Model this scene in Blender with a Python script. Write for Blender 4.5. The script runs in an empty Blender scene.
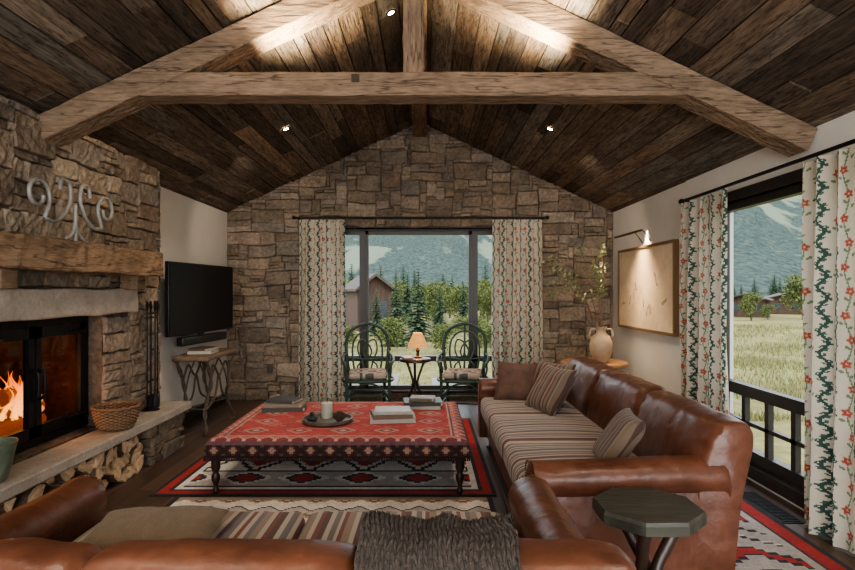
import bpy, math, random
import numpy as np
from mathutils import Vector, Matrix, noise, Euler
R=random.Random(7)
scene=bpy.context.scene
COL=scene.collection
# ---------------------------------------------------------------- materials
def mat(name,col=(.5,.5,.5),rough=.6,metal=0,nscale=0,namt=0,stretch=(1,1,1),bscale=0,bstr=0,attr=False,coat=0,emit=None,estr=0,spec=.5,sheen=0,bdist=.01,rvar=0,n2=None,b2=None):
    m=bpy.data.materials.new(name); m.use_nodes=True
    nt=m.node_tree; N=nt.nodes; L=nt.links; b=N['Principled BSDF']
    b.inputs['Roughness'].default_value=rough; b.inputs['Metallic'].default_value=metal
    b.inputs['Specular IOR Level'].default_value=spec
    b.inputs['Coat Weight'].default_value=coat; b.inputs['Coat Roughness'].default_value=.25
    b.inputs['Sheen Weight'].default_value=sheen
    if attr:
        a=N.new('ShaderNodeAttribute'); a.attribute_name='Col'; src=a.outputs['Color']
    else:
        r=N.new('ShaderNodeRGB'); r.outputs[0].default_value=(*col,1); src=r.outputs[0]
    tc=N.new('ShaderNodeTexCoord'); mp=N.new('ShaderNodeMapping'); mp.inputs['Scale'].default_value=stretch
    L.new(tc.outputs['Object'],mp.inputs['Vector'])
    def vary(src,sc,am,lo=.28,hi=.72):
        n=N.new('ShaderNodeTexNoise'); n.inputs['Scale'].default_value=sc; n.inputs['Detail'].default_value=6; n.inputs['Roughness'].default_value=.65
        L.new(mp.outputs[0],n.inputs['Vector'])
        mr=N.new('ShaderNodeMapRange'); mr.inputs[1].default_value=lo; mr.inputs[2].default_value=hi
        mr.inputs[3].default_value=1-am; mr.inputs[4].default_value=1+am
        L.new(n.outputs['Fac'],mr.inputs[0])
        vm=N.new('ShaderNodeVectorMath'); vm.operation='SCALE'
        L.new(src,vm.inputs[0]); L.new(mr.outputs[0],vm.inputs['Scale']); return vm.outputs[0],n
    if namt>0:
        src,n=vary(src,nscale,namt)
        if rvar>0:
            mr=N.new('ShaderNodeMapRange'); mr.inputs[1].default_value=.3; mr.inputs[2].default_value=.7; mr.inputs[3].default_value=rough-rvar; mr.inputs[4].default_value=rough+rvar
            L.new(n.outputs['Fac'],mr.inputs[0]);L.new(mr.outputs[0],b.inputs['Roughness'])
    if n2: src,_=vary(src,n2[0],n2[1])
    L.new(src,b.inputs['Base Color'])
    prev=None
    for bb_ in ([(bscale,bstr,bdist)] if bstr>0 else [])+([b2] if b2 else []):
        q_=N.new('ShaderNodeTexNoise'); q_.inputs['Scale'].default_value=bb_[0]; q_.inputs['Detail'].default_value=5
        L.new(mp.outputs[0],q_.inputs['Vector'])
        bp=N.new('ShaderNodeBump'); bp.inputs['Strength'].default_value=bb_[1]; bp.inputs['Distance'].default_value=bb_[2]
        L.new(q_.outputs['Fac'],bp.inputs['Height'])
        if prev:L.new(prev,bp.inputs['Normal'])
        prev=bp.outputs[0];L.new(prev,b.inputs['Normal'])
    if emit:
        b.inputs['Emission Color'].default_value=(*emit,1); b.inputs['Emission Strength'].default_value=estr
    return m
def cracks(m,scale,stretch,amt=.55,lo=.0,hi=.09):
    """dark checks and saw marks: darken base colour along stretched noise contours"""
    nt=m.node_tree;N=nt.nodes;L=nt.links;b=N['Principled BSDF']
    src=b.inputs['Base Color'].links[0].from_socket
    tc=N.new('ShaderNodeTexCoord');mp=N.new('ShaderNodeMapping');mp.inputs['Scale'].default_value=stretch;L.new(tc.outputs['Object'],mp.inputs[0])
    n=N.new('ShaderNodeTexNoise');n.inputs['Scale'].default_value=scale;n.inputs['Detail'].default_value=3;L.new(mp.outputs[0],n.inputs['Vector'])
    s=N.new('ShaderNodeMath');s.operation='SUBTRACT';s.inputs[1].default_value=.5;L.new(n.outputs['Fac'],s.inputs[0])
    a=N.new('ShaderNodeMath');a.operation='ABSOLUTE';L.new(s.outputs[0],a.inputs[0])
    mr=N.new('ShaderNodeMapRange');mr.inputs[1].default_value=lo;mr.inputs[2].default_value=hi*.35;mr.inputs[3].default_value=1-amt;mr.inputs[4].default_value=1;L.new(a.outputs[0],mr.inputs[0])
    vm=N.new('ShaderNodeVectorMath');vm.operation='SCALE';L.new(src,vm.inputs[0]);L.new(mr.outputs[0],vm.inputs['Scale']);L.new(vm.outputs[0],b.inputs['Base Color'])
    return m
def stripe_mat(name,stops,period,axis=0,rough=.9):
    m=mat(name,(.5,.5,.5),rough,sheen=.1,bscale=300,bstr=.3,bdist=.003)
    nt=m.node_tree;N=nt.nodes;L=nt.links;b=N['Principled BSDF']
    tc=N.new('ShaderNodeTexCoord');sx=N.new('ShaderNodeSeparateXYZ');L.new(tc.outputs['Object'],sx.inputs[0])
    a=N.new('ShaderNodeMath');a.operation='MULTIPLY';a.inputs[1].default_value=1/period;L.new(sx.outputs[axis],a.inputs[0])
    f=N.new('ShaderNodeMath');f.operation='FRACT';L.new(a.outputs[0],f.inputs[0])
    r=N.new('ShaderNodeValToRGB');r.color_ramp.interpolation='CONSTANT';e=r.color_ramp.elements
    e[0].position=0;e[0].color=(*stops[0][1],1);e[1].position=stops[1][0];e[1].color=(*stops[1][1],1)
    for p,c in stops[2:]:
        x=e.new(p);x.color=(*c,1)
    L.new(f.outputs[0],r.inputs[0]);L.new(r.outputs[0],b.inputs['Base Color'])
    return m
def glass_mat(name,tint=(1,1,1),refl=.06):
    m=bpy.data.materials.new(name);m.use_nodes=True;nt=m.node_tree;N=nt.nodes;L=nt.links
    N.remove(N['Principled BSDF']);o=N['Material Output']
    t=N.new('ShaderNodeBsdfTransparent');t.inputs[0].default_value=(*tint,1);g=N.new('ShaderNodeBsdfGlossy');g.inputs['Roughness'].default_value=.03
    x=N.new('ShaderNodeMixShader');x.inputs[0].default_value=refl
    L.new(t.outputs[0],x.inputs[1]);L.new(g.outputs[0],x.inputs[2]);L.new(x.outputs[0],o.inputs[0])
    return m
# ---------------------------------------------------------------- mesh builder
class MB:
    def __init__(s): s.v=[];s.f=[];s.c=[];s.m=[]
    def add(s,vs,fs,col=None,mi=0):
        o=len(s.v); s.v+= [tuple(p) for p in vs]
        for f in fs: s.f.append(tuple(i+o for i in f)); s.c.append(col); s.m.append(mi)
    def box(s,x0,x1,y0,y1,z0,z1,col=None,mi=0):
        s.add([(x0,y0,z0),(x1,y0,z0),(x1,y1,z0),(x0,y1,z0),(x0,y0,z1),(x1,y0,z1),(x1,y1,z1),(x0,y1,z1)],
          [(0,3,2,1),(4,5,6,7),(0,1,5,4),(1,2,6,5),(2,3,7,6),(3,0,4,7)],col,mi)
    def prism_y(s,poly,y0,y1,col=None,mi=0):
        n=len(poly); vs=[(x,y0,z) for x,z in poly]+[(x,y1,z) for x,z in poly]
        s.add(vs,[tuple(range(n)),tuple(range(2*n-1,n-1,-1))]+[((i+1)%n,i,i+n,(i+1)%n+n) for i in range(n)],col,mi)
    def rbox(s,c,size,r=.03,n=6,puff=(0,0,0),col=None,mi=0,rot=None,seg=4):
        h=[size[i]/2 for i in range(3)]; r=min(r,min(h)*.98)
        ax=[]
        for i in range(3):
            a=[h[i]-r*(1-math.tan(math.pi/4*k/seg)) for k in range(seg+1)]
            inner=[-(h[i]-r)+2*(h[i]-r)*k/n for k in range(1,n)] if h[i]-r>1e-5 else []
            ax.append(sorted(set([round(x,6) for x in a+[-q for q in a]+inner])))
        idx={};vs=[];fs=[]
        def P(p):
            k=tuple(round(x,6) for x in p)
            if k not in idx:
                q=[max(-(h[i]-r),min(h[i]-r,p[i])) for i in range(3)]
                d=Vector([p[i]-q[i] for i in range(3)]); 
                if d.length>0: d=d.normalized()*r
                q=Vector(q)+d
                t=[q[i]/h[i] for i in range(3)]
                for i in range(3):
                    if puff[i]:
                        j,k2=(i+1)%3,(i+2)%3
                        q[i]+=puff[i]*max(0,1-t[j]**2)*max(0,1-t[k2]**2)*max(-1,min(1,t[i]*1.2))
                if rot: q=rot@q
                idx[k]=len(vs);vs.append(tuple(q+Vector(c)))
            return idx[k]
        for i in range(3):
            j,k=(i+1)%3,(i+2)%3
            for sg in(-1,1):
                for a in range(len(ax[j])-1):
                    for b in range(len(ax[k])-1):
                        ps=[]
                        for (u,w) in((a,b),(a+1,b),(a+1,b+1),(a,b+1)):
                            p=[0,0,0];p[i]=sg*h[i];p[j]=ax[j][u];p[k]=ax[k][w];ps.append(P(p))
                        fs.append(tuple(ps) if sg>0 else tuple(ps[::-1]))
        s.add(vs,fs,col,mi)
    def tube(s,pts,rad,seg=8,col=None,mi=0,cap=True):
        pts=[Vector(p) for p in pts]; n=len(pts)
        if not isinstance(rad,(list,tuple)): rad=[rad]*n
        T=[(pts[min(i+1,n-1)]-pts[max(i-1,0)]).normalized() for i in range(n)]
        up=Vector((0,0,1)) if abs(T[0].z)<.9 else Vector((1,0,0))
        nrm=(up-T[0]*up.dot(T[0])).normalized(); vs=[]
        for i in range(n):
            nrm=(nrm-T[i]*nrm.dot(T[i])).normalized(); b=T[i].cross(nrm)
            for k in range(seg):
                a=2*math.pi*k/seg; vs.append(pts[i]+(nrm*math.cos(a)+b*math.sin(a))*rad[i])
        fs=[(i*seg+k,i*seg+(k+1)%seg,(i+1)*seg+(k+1)%seg,(i+1)*seg+k) for i in range(n-1) for k in range(seg)]
        if cap: fs+=[tuple(range(seg-1,-1,-1)),tuple(range((n-1)*seg,n*seg))]
        s.add(vs,fs,col,mi)
    def lathe(s,prof,c=(0,0,0),seg=24,col=None,mi=0,cap=True):
        n=len(prof);vs=[(c[0]+r*math.cos(2*math.pi*k/seg),c[1]+r*math.sin(2*math.pi*k/seg),c[2]+z) for r,z in prof for k in range(seg)]
        fs=[(i*seg+k,i*seg+(k+1)%seg,(i+1)*seg+(k+1)%seg,(i+1)*seg+k) for i in range(n-1) for k in range(seg)]
        if cap: fs+=[tuple(range(seg-1,-1,-1)),tuple(range((n-1)*seg,n*seg))]
        s.add(vs,fs,col,mi)
    def loft(s,secs,col=None,mi=0,cap=True):
        n=len(secs[0]);vs=[p for q in secs for p in q]
        fs=[(i*n+k,i*n+(k+1)%n,(i+1)*n+(k+1)%n,(i+1)*n+k) for i in range(len(secs)-1) for k in range(n)]
        if cap: fs+=[tuple(range(n-1,-1,-1)),tuple(range((len(secs)-1)*n,len(secs)*n))]
        s.add(vs,fs,col,mi)
    def build(s,name,mats,parent=None,smooth=False,loc=None,rot=None,label=None,cat=None,group=None,kind=None,recalc=True,ang=50):
        me=bpy.data.meshes.new(name); me.from_pydata(s.v,[],s.f)
        if not isinstance(mats,(list,tuple)): mats=[mats]
        for m in mats: me.materials.append(m)
        me.polygons.foreach_set('material_index',s.m)
        if smooth: me.polygons.foreach_set('use_smooth',[True]*len(s.f))
        if any(c is not None for c in s.c):
            at=me.color_attributes.new('Col','FLOAT_COLOR','CORNER')
            cols=np.array([(c if c is not None else (.5,.5,.5)) for c in s.c],dtype=np.float32)
            cnt=np.array([len(f) for f in s.f]); cc=np.repeat(cols,cnt,axis=0)
            cc=np.hstack([cc,np.ones((len(cc),1),dtype=np.float32)]); at.data.foreach_set('color',cc.ravel())
        me.update()
        if recalc:
            import bmesh
            bm=bmesh.new();bm.from_mesh(me);bmesh.ops.recalc_face_normals(bm,faces=bm.faces);bm.to_mesh(me);bm.free()
        o=bpy.data.objects.new(name,me);COL.objects.link(o)
        if parent: o.parent=parent
        if loc: o.location=loc
        if rot: o.rotation_euler=rot
        tag(o,label,cat,group,kind)
        if smooth:
            try: me.set_sharp_from_angle(angle=math.radians(ang))
            except Exception: pass
        return o
def tag(o,label=None,cat=None,group=None,kind=None):
    if label:o['label']=label
    if cat:o['category']=cat
    if group:o['group']=group
    if kind:o['kind']=kind
def empty(name,loc,rot=(0,0,0),label=None,cat=None,group=None):
    e=bpy.data.objects.new(name,None);e.empty_display_size=.1;e.location=loc;e.rotation_euler=rot;COL.objects.link(e);tag(e,label,cat,group);return e
def dup(o,loc,rot=None,label=None,scale=None):
    def cp(x,par):
        n=x.copy();COL.objects.link(n)
        if par:n.parent=par
        for ch in x.children: cp(ch,n)
        return n
    n=cp(o,None);n.location=loc
    if rot is not None:n.rotation_euler=rot
    if scale:n.scale=scale
    if label:n['label']=label
    return n
def cr(pts,k=6,closed=False):
    P=[Vector(p) for p in pts];n=len(P);out=[]
    rng=range(n if closed else n-1)
    for i in rng:
        if closed:a,b,c,d=P[(i-1)%n],P[i],P[(i+1)%n],P[(i+2)%n]
        else:a,b,c,d=P[max(i-1,0)],P[i],P[i+1],P[min(i+2,n-1)]
        for j in range(k):
            t=j/k;out.append(.5*((2*b)+(-a+c)*t+(2*a-5*b+4*c-d)*t*t+(-a+3*b-3*c+d)*t**3))
    if not closed:out.append(P[-1])
    return out
# ---------------------------------------------------------------- dims
XL,XR,YB,YF=-2.65,2.49,7.6,-2.5
HE=2.49;XC=-.08;SL=.467
def ceil_z(x): return HE+SL*((x-XL) if x<XC else (XR-x))
HR=ceil_z(XC)
# materials
M_stone=mat('stone_masonry',attr=True,rough=.95,nscale=4,namt=.32,n2=(26,.38),bscale=16,bstr=1,bdist=.024,b2=(80,.8,.006),spec=.2)
M_plaster=mat('white_plaster',(.68,.645,.59),.9,nscale=3,namt=.05,bscale=80,bstr=.15,bdist=.003)
M_plank=cracks(mat('weathered_planks',attr=True,rough=.9,nscale=3,namt=.45,n2=(14,.5),stretch=(5,.45,5),bscale=14,bstr=.9,bdist=.014,spec=.2),7,(4,.4,4),.6)
M_floor=mat('floor_boards',attr=True,rough=.42,nscale=5,namt=.35,stretch=(6,.5,6),bscale=14,bstr=.2,bdist=.004)
BC=(.215,.150,.102)
def beam(nm,col,st):
    st2=tuple(.35 if q<1 else 6 for q in st)
    return cracks(mat(nm,col,.92,nscale=2.2,namt=.34,n2=(16,.34),stretch=tuple(.7 if q<1 else 4 for q in st),bscale=8,bstr=.9,bdist=.025,spec=.15),3,st2,.7,hi=.05)
M_beam=beam('hewn_timber',BC,(.35,7,7))
M_beamz=beam('hewn_timber_post',BC,(7,7,.35))
M_beamy=beam('hewn_timber_ridge',(.19,.13,.085),(7,.35,7))
M_mantel=beam('mantel_timber',(.25,.17,.11),(7,.35,7))
M_leather=mat('cognac_leather',(.115,.041,.0215),.42,nscale=2.5,namt=.38,n2=(10,.2),bscale=8,bstr=.42,bdist=.024,b2=(60,.15,.004),coat=.07,rvar=.11)
M_wooddk=mat('dark_wood',(.035,.02,.014),.4,nscale=8,namt=.4,stretch=(1,1,.3),bscale=25,bstr=.2)
M_iron=mat('black_iron',(.022,.021,.022),.5,metal=.7,nscale=20,namt=.3,bscale=60,bstr=.3)
M_frame=mat('window_frame_dark',(.032,.026,.023),.45,nscale=10,namt=.2)
M_attrfab=mat('woven_fabric',attr=True,rough=.95,nscale=45,namt=.24,n2=(3,.24),bscale=220,bstr=.5,bdist=.004,sheen=.05,spec=.1)
M_curt=mat('embroidered_linen',attr=True,rough=.95,nscale=40,namt=.07,bscale=250,bstr=.3,bdist=.003)
nt=M_curt.node_tree;_b=nt.nodes['Principled BSDF'];_t=nt.nodes.new('ShaderNodeBsdfTranslucent');_x=nt.nodes.new('ShaderNodeMixShader');_x.inputs[0].default_value=.25
_a=nt.nodes.new('ShaderNodeAttribute');_a.attribute_name='Col';nt.links.new(_a.outputs['Color'],_t.inputs[0])
nt.links.new(_b.outputs[0],_x.inputs[1]);nt.links.new(_t.outputs[0],_x.inputs[2]);nt.links.new(_x.outputs[0],nt.nodes['Material Output'].inputs[0])
M_glass=glass_mat('window_glass',(.98,.99,.99),refl=.0)
M_black=mat('black_plastic',(.008,.008,.009),.35)
M_screen=mat('screen_glass',(.004,.004,.005),.3,spec=.3)
cr_=(.38,.33,.27);br_=(.085,.045,.03);rd_=(.16,.05,.036);gy_=(.14,.12,.115);tn_=(.23,.175,.13)
ST=[(0,br_),(.07,cr_),(.13,gy_),(.20,cr_),(.24,rd_),(.29,tn_),(.38,cr_),(.44,br_),(.50,gy_),(.58,cr_),(.63,rd_),(.68,cr_),(.74,gy_),(.80,tn_),(.88,cr_),(.94,rd_)]
M_stripe=stripe_mat('striped_wool',ST,.34,0)
# ---------------------------------------------------------------- stones
PAL=[(.225,.175,.13),(.20,.155,.116),(.25,.198,.148),(.175,.138,.106),(.22,.182,.146),(.275,.222,.168),(.215,.162,.118),(.20,.168,.138),(.235,.184,.137)]
MORT=(.105,.082,.064)
def ashlar(mb,u0,u1,v0,v1,W,keep,cell=.040,seed=1,D=.028,big=1.0,wmax=12,warp=.022,soft=.9):
    rr=random.Random(seed)
    nu=int(round((u1-u0)/cell));nv=int(round((v1-v0)/cell));cu=(u1-u0)/nu;cv=(v1-v0)/nv
    occ=[[not keep(u0+(i+.5)*cu,v0+(j+.5)*cv) for i in range(nu)] for j in range(nv)]
    for j in range(nv):
        for i in range(nu):
            if occ[j][i]:continue
            h=rr.choice([1,1,1,2,2,2,3,3,4,5]); w=int(rr.uniform(1.2,3.0)*h*big)+rr.choice([1,2,3,4]); w=max(2,min(w,wmax))
            w0=0
            while w0<w and i+w0<nu and not occ[j][i+w0]:w0+=1
            w=w0
            h0=1
            while h0<h and j+h0<nv and all(not occ[j+h0][i+k] for k in range(w)):h0+=1
            h=h0
            for a in range(h):
                for b in range(w):occ[j+a][i+b]=True
            g=0
            a0,a1=u0+i*cu+g,u0+(i+w)*cu-g;b0,b1=v0+j*cv+g,v0+(j+h)*cv-g
            J=.003+.05*min(a1-a0,b1-b0)
            jj=lambda:rr.uniform(-.005,J)
            cs=[(a0+jj(),b0+jj()),(a1-jj(),b0+jj()),(a1-jj(),b1-jj()),(a0+jj(),b1-jj())]
            wu,hv=a1-a0,b1-b0
            def par(ln):
                e=min(.005/ln,.2);m=max(2,int(ln/.036));return [0,e]+[e*2.2+(1-4.4*e)*k/m for k in range(m+1)]+[1-e,1]
            S=par(wu);Tt=par(hv)
            dep=D*rr.uniform(.5,1.35);tx=rr.uniform(-.008,.008);ty=rr.uniform(-.007,.007)
            base=rr.choice(PAL);k=rr.uniform(.80,1.14);col=tuple(c*k*rr.uniform(.985,1.015) for c in base)
            vs=[]
            for y,t in enumerate(Tt):
                for x,s_ in enumerate(S):
                    u=(1-t)*((1-s_)*cs[0][0]+s_*cs[1][0])+t*((1-s_)*cs[3][0]+s_*cs[2][0])
                    v=(1-t)*((1-s_)*cs[0][1]+s_*cs[1][1])+t*((1-s_)*cs[3][1]+s_*cs[2][1])
                    fd=max(0,min(1,(u-u0)/.2,(u1-u)/.2,(v-v0)/.2))
                    wu_=warp*fd*noise.noise(Vector((u*2.3,v*2.3,seed)))*1.4;wv_=warp*fd*noise.noise(Vector((u*2.0+30,v*3,seed)))*1.6
                    u+=wu_+.010*fd*noise.noise(Vector((u*12,v*12,seed+.3)));v+=wv_+.010*fd*noise.noise(Vector((u*12+40,v*12,seed+.3)))
                    ex=min(x,len(S)-1-x);ey=min(y,len(Tt)-1-y);e=min(ex,ey)
                    hh=0 if e==0 else (soft if e==1 else 1)
                    n=hh*(dep+tx*(s_-.5)*2+ty*(t-.5)*2)
                    if e>=1:n+=.010*noise.noise(Vector((u*10,v*10,seed*3.1+i)))+.013*noise.noise(Vector((u*34,v*34,seed)))
                    vs.append(W(u,v,n if e else .004))
            nx=len(S)
            fs=[(y*nx+x,y*nx+x+1,(y+1)*nx+x+1,(y+1)*nx+x) for y in range(len(Tt)-1) for x in range(nx-1)]
            mb.add(vs,fs,col)
# ---------------------------------------------------------------- shell
mb=MB();x=XL-.2
while x<XR+.2:
    w=R.choice([.12,.15,.18]);y=YF-R.uniform(0,1.5)
    while y<YB+.3:
        l=R.uniform(1.2,2.6);k=R.uniform(.7,1.35);c=(.09*k,.056*k,.039*k)
        mb.box(x+.001,x+w-.001,y,y+l-.002,-.03,0,c);y+=l
    x+=w
mb.box(XL-.3,XR+.3,YF-1.6,YB+.3,-.12,-.03,(.02,.015,.01))
mb.build('floor',M_floor,kind='structure',label='dark stained wide plank wooden floor')
WX0,WX1,WZ0,WZ1=-1.30,1.10,.10,2.27
mb=MB()
mb.prism_y([(XL-.2,-.05),(WX0,-.05),(WX0,ceil_z(WX0)+.03),(XL-.2,HE-.06)],YB,YB+.35,MORT)
mb.prism_y([(WX1,-.05),(XR+.2,-.05),(XR+.2,HE-.06),(WX1,ceil_z(WX1)+.03)],YB,YB+.35,MORT)
mb.prism_y([(WX0,WZ1),(WX1,WZ1),(WX1,ceil_z(WX1)+.03),(XC,HR+.03),(WX0,ceil_z(WX0)+.03)],YB,YB+.35,MORT)
mb.box(WX0,WX1,YB,YB+.35,-.05,WZ0,MORT)
def keepb(u,v): return v<ceil_z(u)+.03 and not(WX0-.0<u<WX1+.0 and WZ0-.1<v<WZ1+.03)
ashlar(mb,XL,XR,0,3.74,lambda u,v,n:(u,YB-n,v),keepb,seed=3,wmax=11)
mb.build('wall_back',M_stone,kind='structure',label='rustic stacked stone gable wall around the window')
# chimney breast
BX=-2.48;FY0,FY1=3.15,4.36
mb=MB();mc=MORT
def bb(x0,x1,y0,y1,z0,z1):mb.box(x0,x1,y0,y1,z0,z1,mc)
bb(-3.3,BX,2.43,2.9,0,2.56);bb(-3.3,BX,4.7,5.23,0,2.56);bb(-3.3,-2.80,2.9,4.7,0,.35);bb(-3.3,BX,2.9,4.7,.35,.42)
bb(-3.3,BX,2.9,FY0,.42,1.28);bb(-3.3,BX,FY1,4.7,.42,1.28);bb(-3.3,BX,2.9,4.7,1.28,2.56);bb(-3.3,-3.12,FY0,FY1,.42,1.28)
def keepc(u,v): return not(FY0<u<FY1 and v<1.29) and not(2.95<u<4.71 and 1.27<v<1.47) and v<2.57
ashlar(mb,2.43,5.23,.42,2.58,lambda u,v,n:(BX+n,u,v),keepc,seed=11,D=.034,big=1.2,wmax=11,warp=.008,soft=.94,cell=.046)
ashlar(mb,-2.65,-2.44,.42,2.56,lambda u,v,n:(u,5.23+n*.6,v),lambda u,v:True,seed=12,D=.03)
mb.build('wall_chimney',M_stone,kind='structure',label='stacked stone chimney breast rising to the ceiling')
M_soot=mat('sooty_firebrick',(.065,.026,.018),.95,nscale=14,namt=.5,bscale=25,bstr=.8)
mb=MB();mb.box(-3.118,-3.10,FY0+.01,FY1-.01,.425,1.275);mb.box(-3.10,-2.625,FY0+.002,FY0+.02,.425,1.275);mb.box(-3.10,-2.625,FY1-.02,FY1-.002,.425,1.275);mb.box(-3.10,-2.625,FY0+.02,FY1-.02,.421,.432)
mb.build('firebox_lining',M_soot,label='soot-darkened brick lining inside the fireplace opening',cat='firebox')
mb=MB();mb.box(XL-.15,XL,5.2,YB,-.05,HE+.03);mb.box(XL-.15,XL,YF,2.45,-.05,HE+.03)
mb.build('wall_left',M_plaster,kind='structure',label='white plaster side wall')
RY0,RY1,RZ0,RZ1=2.75,4.95,.10,2.18
mb=MB();mb.box(XR,XR+.18,RY1,YB,-.05,HE+.03);mb.box(XR,XR+.18,YF,RY0,-.05,HE+.03);mb.box(XR,XR+.18,RY0,RY1,RZ1,HE+.03);mb.box(XR,XR+.18,RY0,RY1,-.05,RZ0)
mb.build('wall_right',M_plaster,kind='structure',label='white plaster side wall with tall window')
mb=MB();mb.box(XR-.02,XR-.001,RY1+.02,YB-.06,0,.11)
mb.build('baseboard_right',M_frame,kind='structure')
mb=MB();mb.box(XL+.001,XL+.02,5.4,YB-.06,0,.11)
mb.build('baseboard_left',M_frame,kind='structure')
# ceiling
th=math.atan(SL);cs_,sn_=math.cos(th),math.sin(th)
mb=MB();slope=(XC-XL)/cs_
PC=[(.165,.118,.082),(.135,.098,.071),(.11,.083,.063),(.18,.142,.108),(.16,.138,.115),(.20,.142,.097),(.09,.068,.052),(.14,.106,.08)]
for side in(-1,1):
    u=-.12
    while u<slope:
        w=R.choice([.09,.12,.15,.18,.21]);w=min(w,slope-u+.01);y=YF-R.uniform(0,2)
        while y<YB+.1:
            l=R.uniform(.8,2.8);k=R.uniform(.6,1.3)
            c=tuple(q_*k for q_ in R.choice(PC));dz=R.uniform(0,.013)
            y1=min(y+l-.005,YB+.1)
            pts=[]
            for yy in(y,y1):
                e0=R.uniform(.002,.006);e1=R.uniform(.002,.006)
                for uu,nn in((u+e0,dz),(u+w-e1,dz),(u+w-e1,.03),(u+e0,.03)):
                    X=XL+uu*cs_ - nn*sn_;Z=HE+uu*sn_+nn*cs_
                    if side>0:X=2*XC-X
                    pts.append((X,yy,Z))
            mb.add(pts,[(0,1,2,3),(7,6,5,4),(0,4,5,1),(1,5,6,2),(2,6,7,3),(3,7,4,0)],c);y+=l
        u+=w
    X0=XL-.3;Z0=HE-.3*SL
    poly=[(X0,Z0+.035),(XC,HR+.035),(XC,HR+.16),(X0,Z0+.16)]
    if side>0:poly=[(2*XC-a,b) for a,b in poly]
    mb.prism_y(poly,YF,YB+.5,(.02,.014,.01))
mb.build('ceiling',M_plank,kind='structure',label='vaulted ceiling of weathered barn boards')
# windows
mb=MB();f=.055
F=lambda a0,a1,z0,z1,d=0:mb.box(a0,a1,YB+.12-d,YB+.20+d,z0,z1)
F(WX0,WX0+f,WZ0,WZ1);F(WX1-f,WX1,WZ0,WZ1);F(WX0,WX1,WZ1-f,WZ1);F(WX0,WX1,WZ0,WZ0+.07)
F(-.90,-.82,WZ0,WZ1,.01);F(.62,.70,WZ0,WZ1,.01)
F(-.82,-.78,WZ0,WZ1);F(.58,.62,WZ0,WZ1)
F(WX0,WX1,.50,.57,.01)
mb.box(WX0,WX1,YB+.0,YB+.12,WZ0-.01,WZ0+.02);mb.box(WX0,WX1,YB-.0,YB+.12,WZ1-.01,WZ1+.02)
w1=mb.build('window_1',M_frame,kind='structure',label='dark framed picture window in the stone wall')
mb=MB();mb.box(WX0,WX1,YB+.155,YB+.16,WZ0,WZ1);mb.build('glass_pane',M_glass,parent=w1)
mb=MB()
G=lambda a0,a1,z0,z1,d=0:mb.box(XR+.05-d,XR+.12+d,a0,a1,z0,z1)
G(RY0,RY0+f,RZ0,RZ1);G(RY1-f,RY1,RZ0,RZ1);G(RY0,RY1,RZ1-.06,RZ1);G(RY0,RY1,RZ0,RZ0+.10);G(RY0,RY1,.61,.70)
a=RY0+.28
while a<RY1-.1:
    mb.box(XR+.06,XR+.10,a-.025,a+.025,RZ0,.62);a+=.31
mb.box(XR+.06,XR+.10,RY0,RY1,.385,.415)
mb.box(XR-.012,XR+.05,RY0-.06,RY1+.06,RZ1,RZ1+.08);mb.box(XR-.012,XR+.05,RY0,RY1,RZ0-.08,RZ0+.01)
w2=mb.build('window_2',M_frame,kind='structure',label='tall dark framed window with lower panes')
mb=MB();mb.box(XR+.08,XR+.085,RY0,RY1,RZ0,RZ1);mb.build('glass_pane',M_glass,parent=w2)
# ---------------------------------------------------------------- truss
def hewn(mb,p0,p1,w,h,up=(0,0,1),n=34,seed=0,amp=.006,side=None):
    p0,p1=Vector(p0),Vector(p1);d=(p1-p0).normalized();s_=Vector(side) if side else d.cross(Vector(up)).normalized();u_=s_.cross(d).normalized()
    secs=[];c=.006
    base=[(-w/2+c,-h/2),(-w/5,-h/2),(w/5,-h/2),(w/2-c,-h/2),(w/2,-h/2+c),(w/2,-h/6),(w/2,h/6),(w/2,h/2-c),(w/2-c,h/2),(0,h/2),(-w/2+c,h/2),(-w/2,h/2-c),(-w/2,h/6),(-w/2,-h/6),(-w/2,-h/2+c)]
    for i in range(n+1):
        q=p0.lerp(p1,i/n);sec=[]
        for j,(a,b) in enumerate(base):
            k=amp*noise.noise(Vector((i*.9,a*11,b*11+seed*7.3)));k2=amp*noise.noise(Vector((i*.85+50,a*11,b*11+seed*3.3)))
            sec.append(q+s_*(a+k)+u_*(b+k2))
        secs.append(sec)
    mb.loft(secs)
TY=3.72
truss=empty('roof_truss',(0,TY,2.49),label='hewn reclaimed timber truss spanning below the vaulted ceiling',cat='roof truss')
def tl(p):return (p[0],p[1]-TY,p[2]-2.49)
for sx in(-1,1):
    mb=MB();xe=-2.47 if sx<0 else 2.46
    h=.155;off=h/2/cs_+.004
    hewn(mb,tl((xe,TY,ceil_z(xe)-off)),tl((XC,TY,HR-off)),.20,h,side=(0,1,0),seed=sx+2,n=40)
    mb.build('rafter',M_beam,parent=truss)
mb=MB();hewn(mb,tl((-1.84,TY,2.772)),tl((1.70,TY,2.772)),.18,.15,side=(0,1,0),seed=5,n=48)
mb.build('collar_beam',M_beam,parent=truss)
mb=MB();hewn(mb,tl((XC,TY,2.84)),tl((XC,TY,HR-.05)),.135,.14,up=(0,1,0),side=(1,0,0),seed=6,n=14)
mb.build('king_post',M_beamz,parent=truss)
M_mort=mat('dark_mortise_plug',(.05,.035,.025),.9,nscale=20,namt=.4)
mb=MB();mb.box(-.475,-.425,-.097,-.086,2.78-2.49,2.83-2.49);mb.build('mortise_plug',M_mort,parent=truss)
mb=MB();hewn(mb,(XC,TY+.13,HR-.11),(XC,YB-.02,HR-.11),.17,.16,seed=8);mb.build('ridge_beam',M_beamy,label='rough timber ridge beam under the ceiling peak',cat='beam')
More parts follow.
